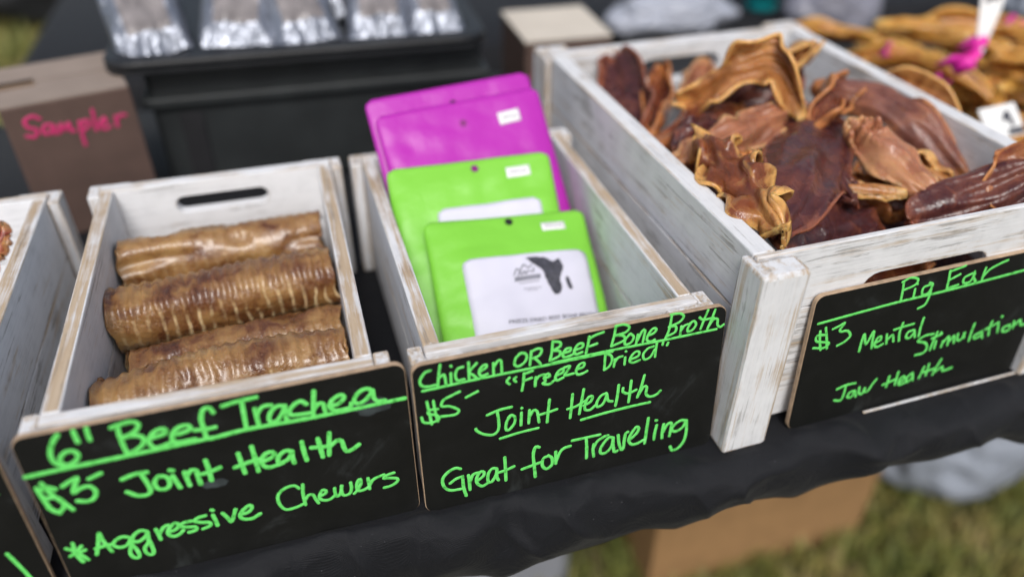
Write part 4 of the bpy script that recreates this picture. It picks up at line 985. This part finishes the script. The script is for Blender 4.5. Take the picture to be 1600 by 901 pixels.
# ---------------------------------------------------------------- behind the crates
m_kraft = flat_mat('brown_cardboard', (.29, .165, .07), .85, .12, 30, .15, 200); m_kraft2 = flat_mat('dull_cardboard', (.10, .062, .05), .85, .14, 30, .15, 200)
m_kraft3 = flat_mat('lit_cardboard', (.27, .215, .18), .85, .08, 30, .1, 200); m_tape = flat_mat('brown_tape', (.20, .12, .06), .35, .1, 30)  # paler cardboard carries the light on the box top in its colour
m_pinkink = flat_mat('pink_marker', (.55, .035, .15), .5, .15, 100)
c0, c1 = at(-4, 172, .142), at(201, 134, .142)
t = thing('cardboard_box', 'cardboard box with Sampler written in pink marker', 'box', (c0.x, c0.y, 0), math.atan2(c1.y - c0.y, c1.x - c0.x))
W_ = (c1 - c0).length
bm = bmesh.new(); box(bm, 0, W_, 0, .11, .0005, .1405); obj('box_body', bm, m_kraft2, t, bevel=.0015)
bm = bmesh.new(); box(bm, .001, W_ - .001, .001, .054, .1408, .1425); box(bm, .001, W_ - .001, .056, .109, .1408, .143); obj('flap', bm, m_kraft3, t)  # flaps coloured paler than the body for the light falling on top
bm = bmesh.new(); box(bm, -.001, .035, .046, .064, .1427, .1430); box(bm, -.0012, -.0002, .046, .064, .10, .1430); obj('tape', bm, m_tape, t)
bm = bmesh.new()
def sam(px, py):                                                  # point on the front face from the photograph's letter places
    d = CAM_ROT.to_matrix() @ Vector(((px - 800) / FPX, -(py - 450.5) / FPX, -1)); ux = Vector((math.cos(t.rotation_euler.z), math.sin(t.rotation_euler.z), 0)); nn = Vector((-ux.y, ux.x, 0))
    P = CAM_LOC + d * ((Vector((c0.x, c0.y, 0)) - CAM_LOC).dot(nn) / d.dot(nn)); return ((P - Vector((c0.x, c0.y, 0))).dot(ux), P.z)
for k, ln in enumerate(([(62, 186), (50, 182), (38, 190), (45, 200), (58, 203), (55, 214), (42, 213)], [(80, 195), (70, 196), (68, 208), (78, 208), (84, 196), (86, 209)],
        [(93, 208), (95, 194), (101, 204), (107, 192), (112, 205), (117, 204)], [(124, 190), (130, 215), (134, 226)], [(125, 197), (134, 188), (140, 195), (130, 204)], [(144, 172), (148, 190), (151, 203)],
        [(156, 196), (166, 190), (162, 184), (156, 194), (164, 202), (172, 197)], [(180, 182), (184, 197)], [(182, 188), (188, 180), (196, 180)])):
    ink(bm, [sam(*q) for q in ln], .0034, .0003, lambda a, c, d: (a, -.0002 - d, c), k)
obj('lettering', bm, m_pinkink, t, smooth=True)

# black drawer case with the shallow black tray of foil pouches on it
m_case = flat_mat('dark_grey_plastic', (.022, .025, .026), .5, .25, 20, .15, 60)
t = thing('storage_case', 'dark grey plastic case under the black tray of foil pouches', 'case', (.175, .455, 0), -.03)
bm = bmesh.new(); box(bm, -.165, .19, .012, .30, .0005, .144); obj('case_body', bm, m_case, t, bevel=.006)
bm = bmesh.new(); box(bm, -.172, .197, .004, .31, .100, .112); obj('rib', bm, m_case, t, bevel=.003)
for x in (-.128, .095):
    bm = bmesh.new(); box(bm, x - .012, x + .012, .0095, .0115, .020, .092); obj('painted_grip_slot', bm, m_hole, t, bevel=.0005)  # dark plate on the case front, painted for the shade in a slot
t = thing('serving_tray', 'shallow black tray holding shiny foil pouches on the dark case', 'tray', (.165, .442, .1446), -.035)
HB = .013
bm = bmesh.new(); plate(bm, rrect(-.188, .203, 0, .34, .03), [], 0, .004, to=lambda a, y, c: (a, c, y)); obj('base_panel', bm, m_blackp, t)
bm = bmesh.new(); plate(bm, rrect(-.188, .203, 0, .34, .03), [rrect(-.168, .183, .022, .32, .016)], .0042, HB, to=lambda a, y, c: (a, c, y)); obj('rim', bm, m_blackp, t, bevel=.004, angle=50)
m_foil, nt, b, L = new_mat('silver_foil'); v = coords(nt)
n1 = N(nt, 'ShaderNodeTexNoise', Scale=38, Detail=4, Distortion=1.2); L(v, n1.inputs['Vector'])
b.inputs['Base Color'].default_value = (.30, .32, .37, 1); b.inputs['Metallic'].default_value = .75; b.inputs['Roughness'].default_value = .28; bump(nt, b, n1.outputs[0], .9, .01)
m_clear = flat_mat('grey_pouch_window', (.22, .20, .20), .3, .35, 45)
for k, (x, y, wd, yaw, ln, wh) in enumerate(((.03, .478, .076, .12, -.10, 'at the left end of the black tray'), (.108, .482, .078, -.16, .0, 'with a tan content showing, second in the tray'), (.182, .470, .074, .10, -.08, 'tilted in the middle of the black tray'), (.255, .464, .070, -.04, .04, 'right of the tilted one in the black tray'), (.318, .462, .060, .06, .02, 'at the right end of the black tray'), (.12, .56, .085, .03, .05, 'in the second row behind the tilted pouch'), (.22, .55, .085, .03, -.05, 'in the second row at the right'))):
    h = .17; le = .95
    M = Matrix.Rotation(yaw, 3, 'Z') @ Matrix.Rotation(-le, 3, 'X') @ Matrix.Rotation(ln, 3, 'Y')
    o = thing('foil_pouch', 'shiny silver foil pouch ' + wh, 'pouch', (x, y, .1505), 0, 'foil pouches in the black tray'); o.rotation_euler = M.to_euler()
    def sf(a, c, s):
        th_ = max(0, 1 - abs(a) ** 4) * min(1, c * 5 + .2) * min(1, (1 - c) * 4) * .014
        return (a * wd / 2, s * (th_ + .0006) + .006 * noise.noise(Vector((a * 2, c * 4, k * 3.3))) + .003 * noise.noise(Vector((a * 6, c * 7, k + 9))), c * h)
    for nm, s, mt, i0, i1, j0, j1, lift in (('film', 0, m_foil, 0, 24, 0, 30, 0), ('window', -1, m_clear, 5, 19, 4, 22, .0006)):
        bm = bmesh.new()
        for s_ in ((-1, 1) if s == 0 else (-1,)):
            g = [[bm.verts.new(Vector(sf(2 * i / 24 - 1, j / 30, s_)) + Vector((0, s_ * lift, 0))) for i in range(i0, i1 + 1)] for j in range(j0, j1 + 1)]
            for p, q in zip(g, g[1:]):
                for i in range(len(p) - 1): bm.faces.new((p[i], p[i + 1], q[i + 1], q[i]))
        if s == 0: bmesh.ops.remove_doubles(bm, verts=bm.verts, dist=.0014)
        obj(nm, bm, mt, o, smooth=True)

# pale topped box behind the big crate
p = at(822, 66, .105); q = at(962, 62, .105)
t = thing('cardboard_box', 'cardboard box with a pale top behind the left corner of the pig ear crate', 'box', (p.x, p.y, 0), -.03)
W_ = (q - p).length
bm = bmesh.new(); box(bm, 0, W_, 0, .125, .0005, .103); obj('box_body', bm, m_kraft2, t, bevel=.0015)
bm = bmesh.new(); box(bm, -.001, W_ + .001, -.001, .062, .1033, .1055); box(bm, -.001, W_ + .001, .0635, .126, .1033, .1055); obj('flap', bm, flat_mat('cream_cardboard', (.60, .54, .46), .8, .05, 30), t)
bm = bmesh.new(); ink(bm, [(.012, .06), (.02, .072), (.03, .055), (.036, .07)], .006, .0003, lambda a, c, d: (a, -.0002 - d, c)); obj('pink_mark', bm, m_pinkink, t)

# crumpled bags, cup and jug further back
def bag(label, c, sx, sy, sz, mat, seed, name='plastic_bag', group=None):
    bm = bmesh.new(); bmesh.ops.create_icosphere(bm, subdivisions=5, radius=1)
    for v_ in bm.verts:
        d = v_.co.normalized(); r_ = 1 + .22 * noise.noise(d * 1.6 + Vector((seed, 0, 0))) + .10 * (1 - abs(noise.noise(d * 3.5 + Vector((0, seed, 0)))) * 2) + .03 * noise.noise(d * 11)
        v_.co = Vector((d.x * sx * r_, d.y * sy * r_, max(-.86, d.z) * sz * r_ + sz * .86))
        v_.co.z = max(v_.co.z, 0)
    o = obj(name, bm, mat, smooth=True); o.location = c; return tag(o, label, 'bag', group)
m_bagg = flat_mat('pale_grey_film', (.36, .38, .44), .35, .08, 20, .3, 40); m_bagw = flat_mat('white_film', (.30, .33, .39), .35, .05, 20, .3, 40); m_bagd = flat_mat('dark_nylon', (.02, .021, .024), .6, .2, 30)
bag('crumpled pale grey plastic bag behind the pig ear crate', at(1045, 52, .0) + Vector((0, 0, 0)), .10, .05, .035, m_bagg, 2.0)
bag('grey plastic bag beyond the rear right corner of the pig ear crate', at(1290, 48, .0), .075, .06, .05, flat_mat('mid_grey_film', (.20, .20, .24), .4, .1, 20), 5.0)
bag('white plastic bag at the top right corner of the photo', at(1596, 30, .0), .05, .05, .05, m_bagw, 8.0)
bag('dark nylon bag on the ground beyond the table, top left', at(95, 30, GZ), .42, .3, .36, m_bagd, 11.0)
m_teal = flat_mat('teal_plastic', (.01, .30, .33), .4, .05, 30)
o = thing('cup', 'teal cup at the back, at the top edge of the photo', 'cup', at(1188, 14, .0), 0)
bm = bmesh.new(); pr_ = [(.0, .001), (.026, .001), (.028, .01), (.036, .085), (.037, .087), (.035, .087), (.030, .02), (0, .018)]
rings = [[bm.verts.new((r_ * math.cos(i / 32 * math.tau), r_ * math.sin(i / 32 * math.tau), z)) for i in range(32)] for r_, z in pr_ if r_ > 0]
for a, c in zip(rings, rings[1:]):
    for i in range(32): bm.faces.new((a[i], a[(i + 1) % 32], c[(i + 1) % 32], c[i]))
bm.faces.new(rings[0]); bm.faces.new(rings[-1]); obj('cup_body', bm, m_teal, o, smooth=True)

# ---------------------------------------------------------------- below the table
t = thing('cardboard_box', 'large brown cardboard box on the grass under the table', 'box', (.585, .285, GZ), 0)
bm = bmesh.new(); box(bm, 0, .40, 0, .30, .001, .30); obj('box_body', bm, m_kraft, t, bevel=.003)
bm = bmesh.new(); box(bm, .0, .40, 0, .149, .3005, .304); box(bm, 0, .40, .151, .30, .3005, .304); obj('flap', bm, m_kraft, t)
bm = bmesh.new(); box(bm, .0, .40, .125, .175, .3042, .3046); obj('tape', bm, m_tape, t)
bag('pale plastic bag on the grass right of the cardboard box', (1.235, .375, GZ), .17, .12, .17, m_bagw, 4.0)
bag('small pale bag lying further right beneath the table', (1.43, .50, GZ), .12, .11, .10, m_bagw, 14.0)
m_tote = flat_mat('grey_tote_plastic', (.24, .25, .28), .5, .06, 20)
t = thing('storage_tote', 'grey plastic tote on the grass left of the cardboard box', 'tote', (.27, .33, GZ), 0)
bm = bmesh.new(); plate(bm, rrect(-.22, .20, 0, .30, .03), [], .002, .20, to=lambda a, y, c: (a, c, y)); obj('tote_body', bm, m_tote, t, bevel=.004, angle=50)
bm = bmesh.new(); plate(bm, rrect(-.23, .21, -.01, .31, .03), [], .2003, .22, to=lambda a, y, c: (a, c, y)); obj('lid', bm, m_tote, t, bevel=.004, angle=50)
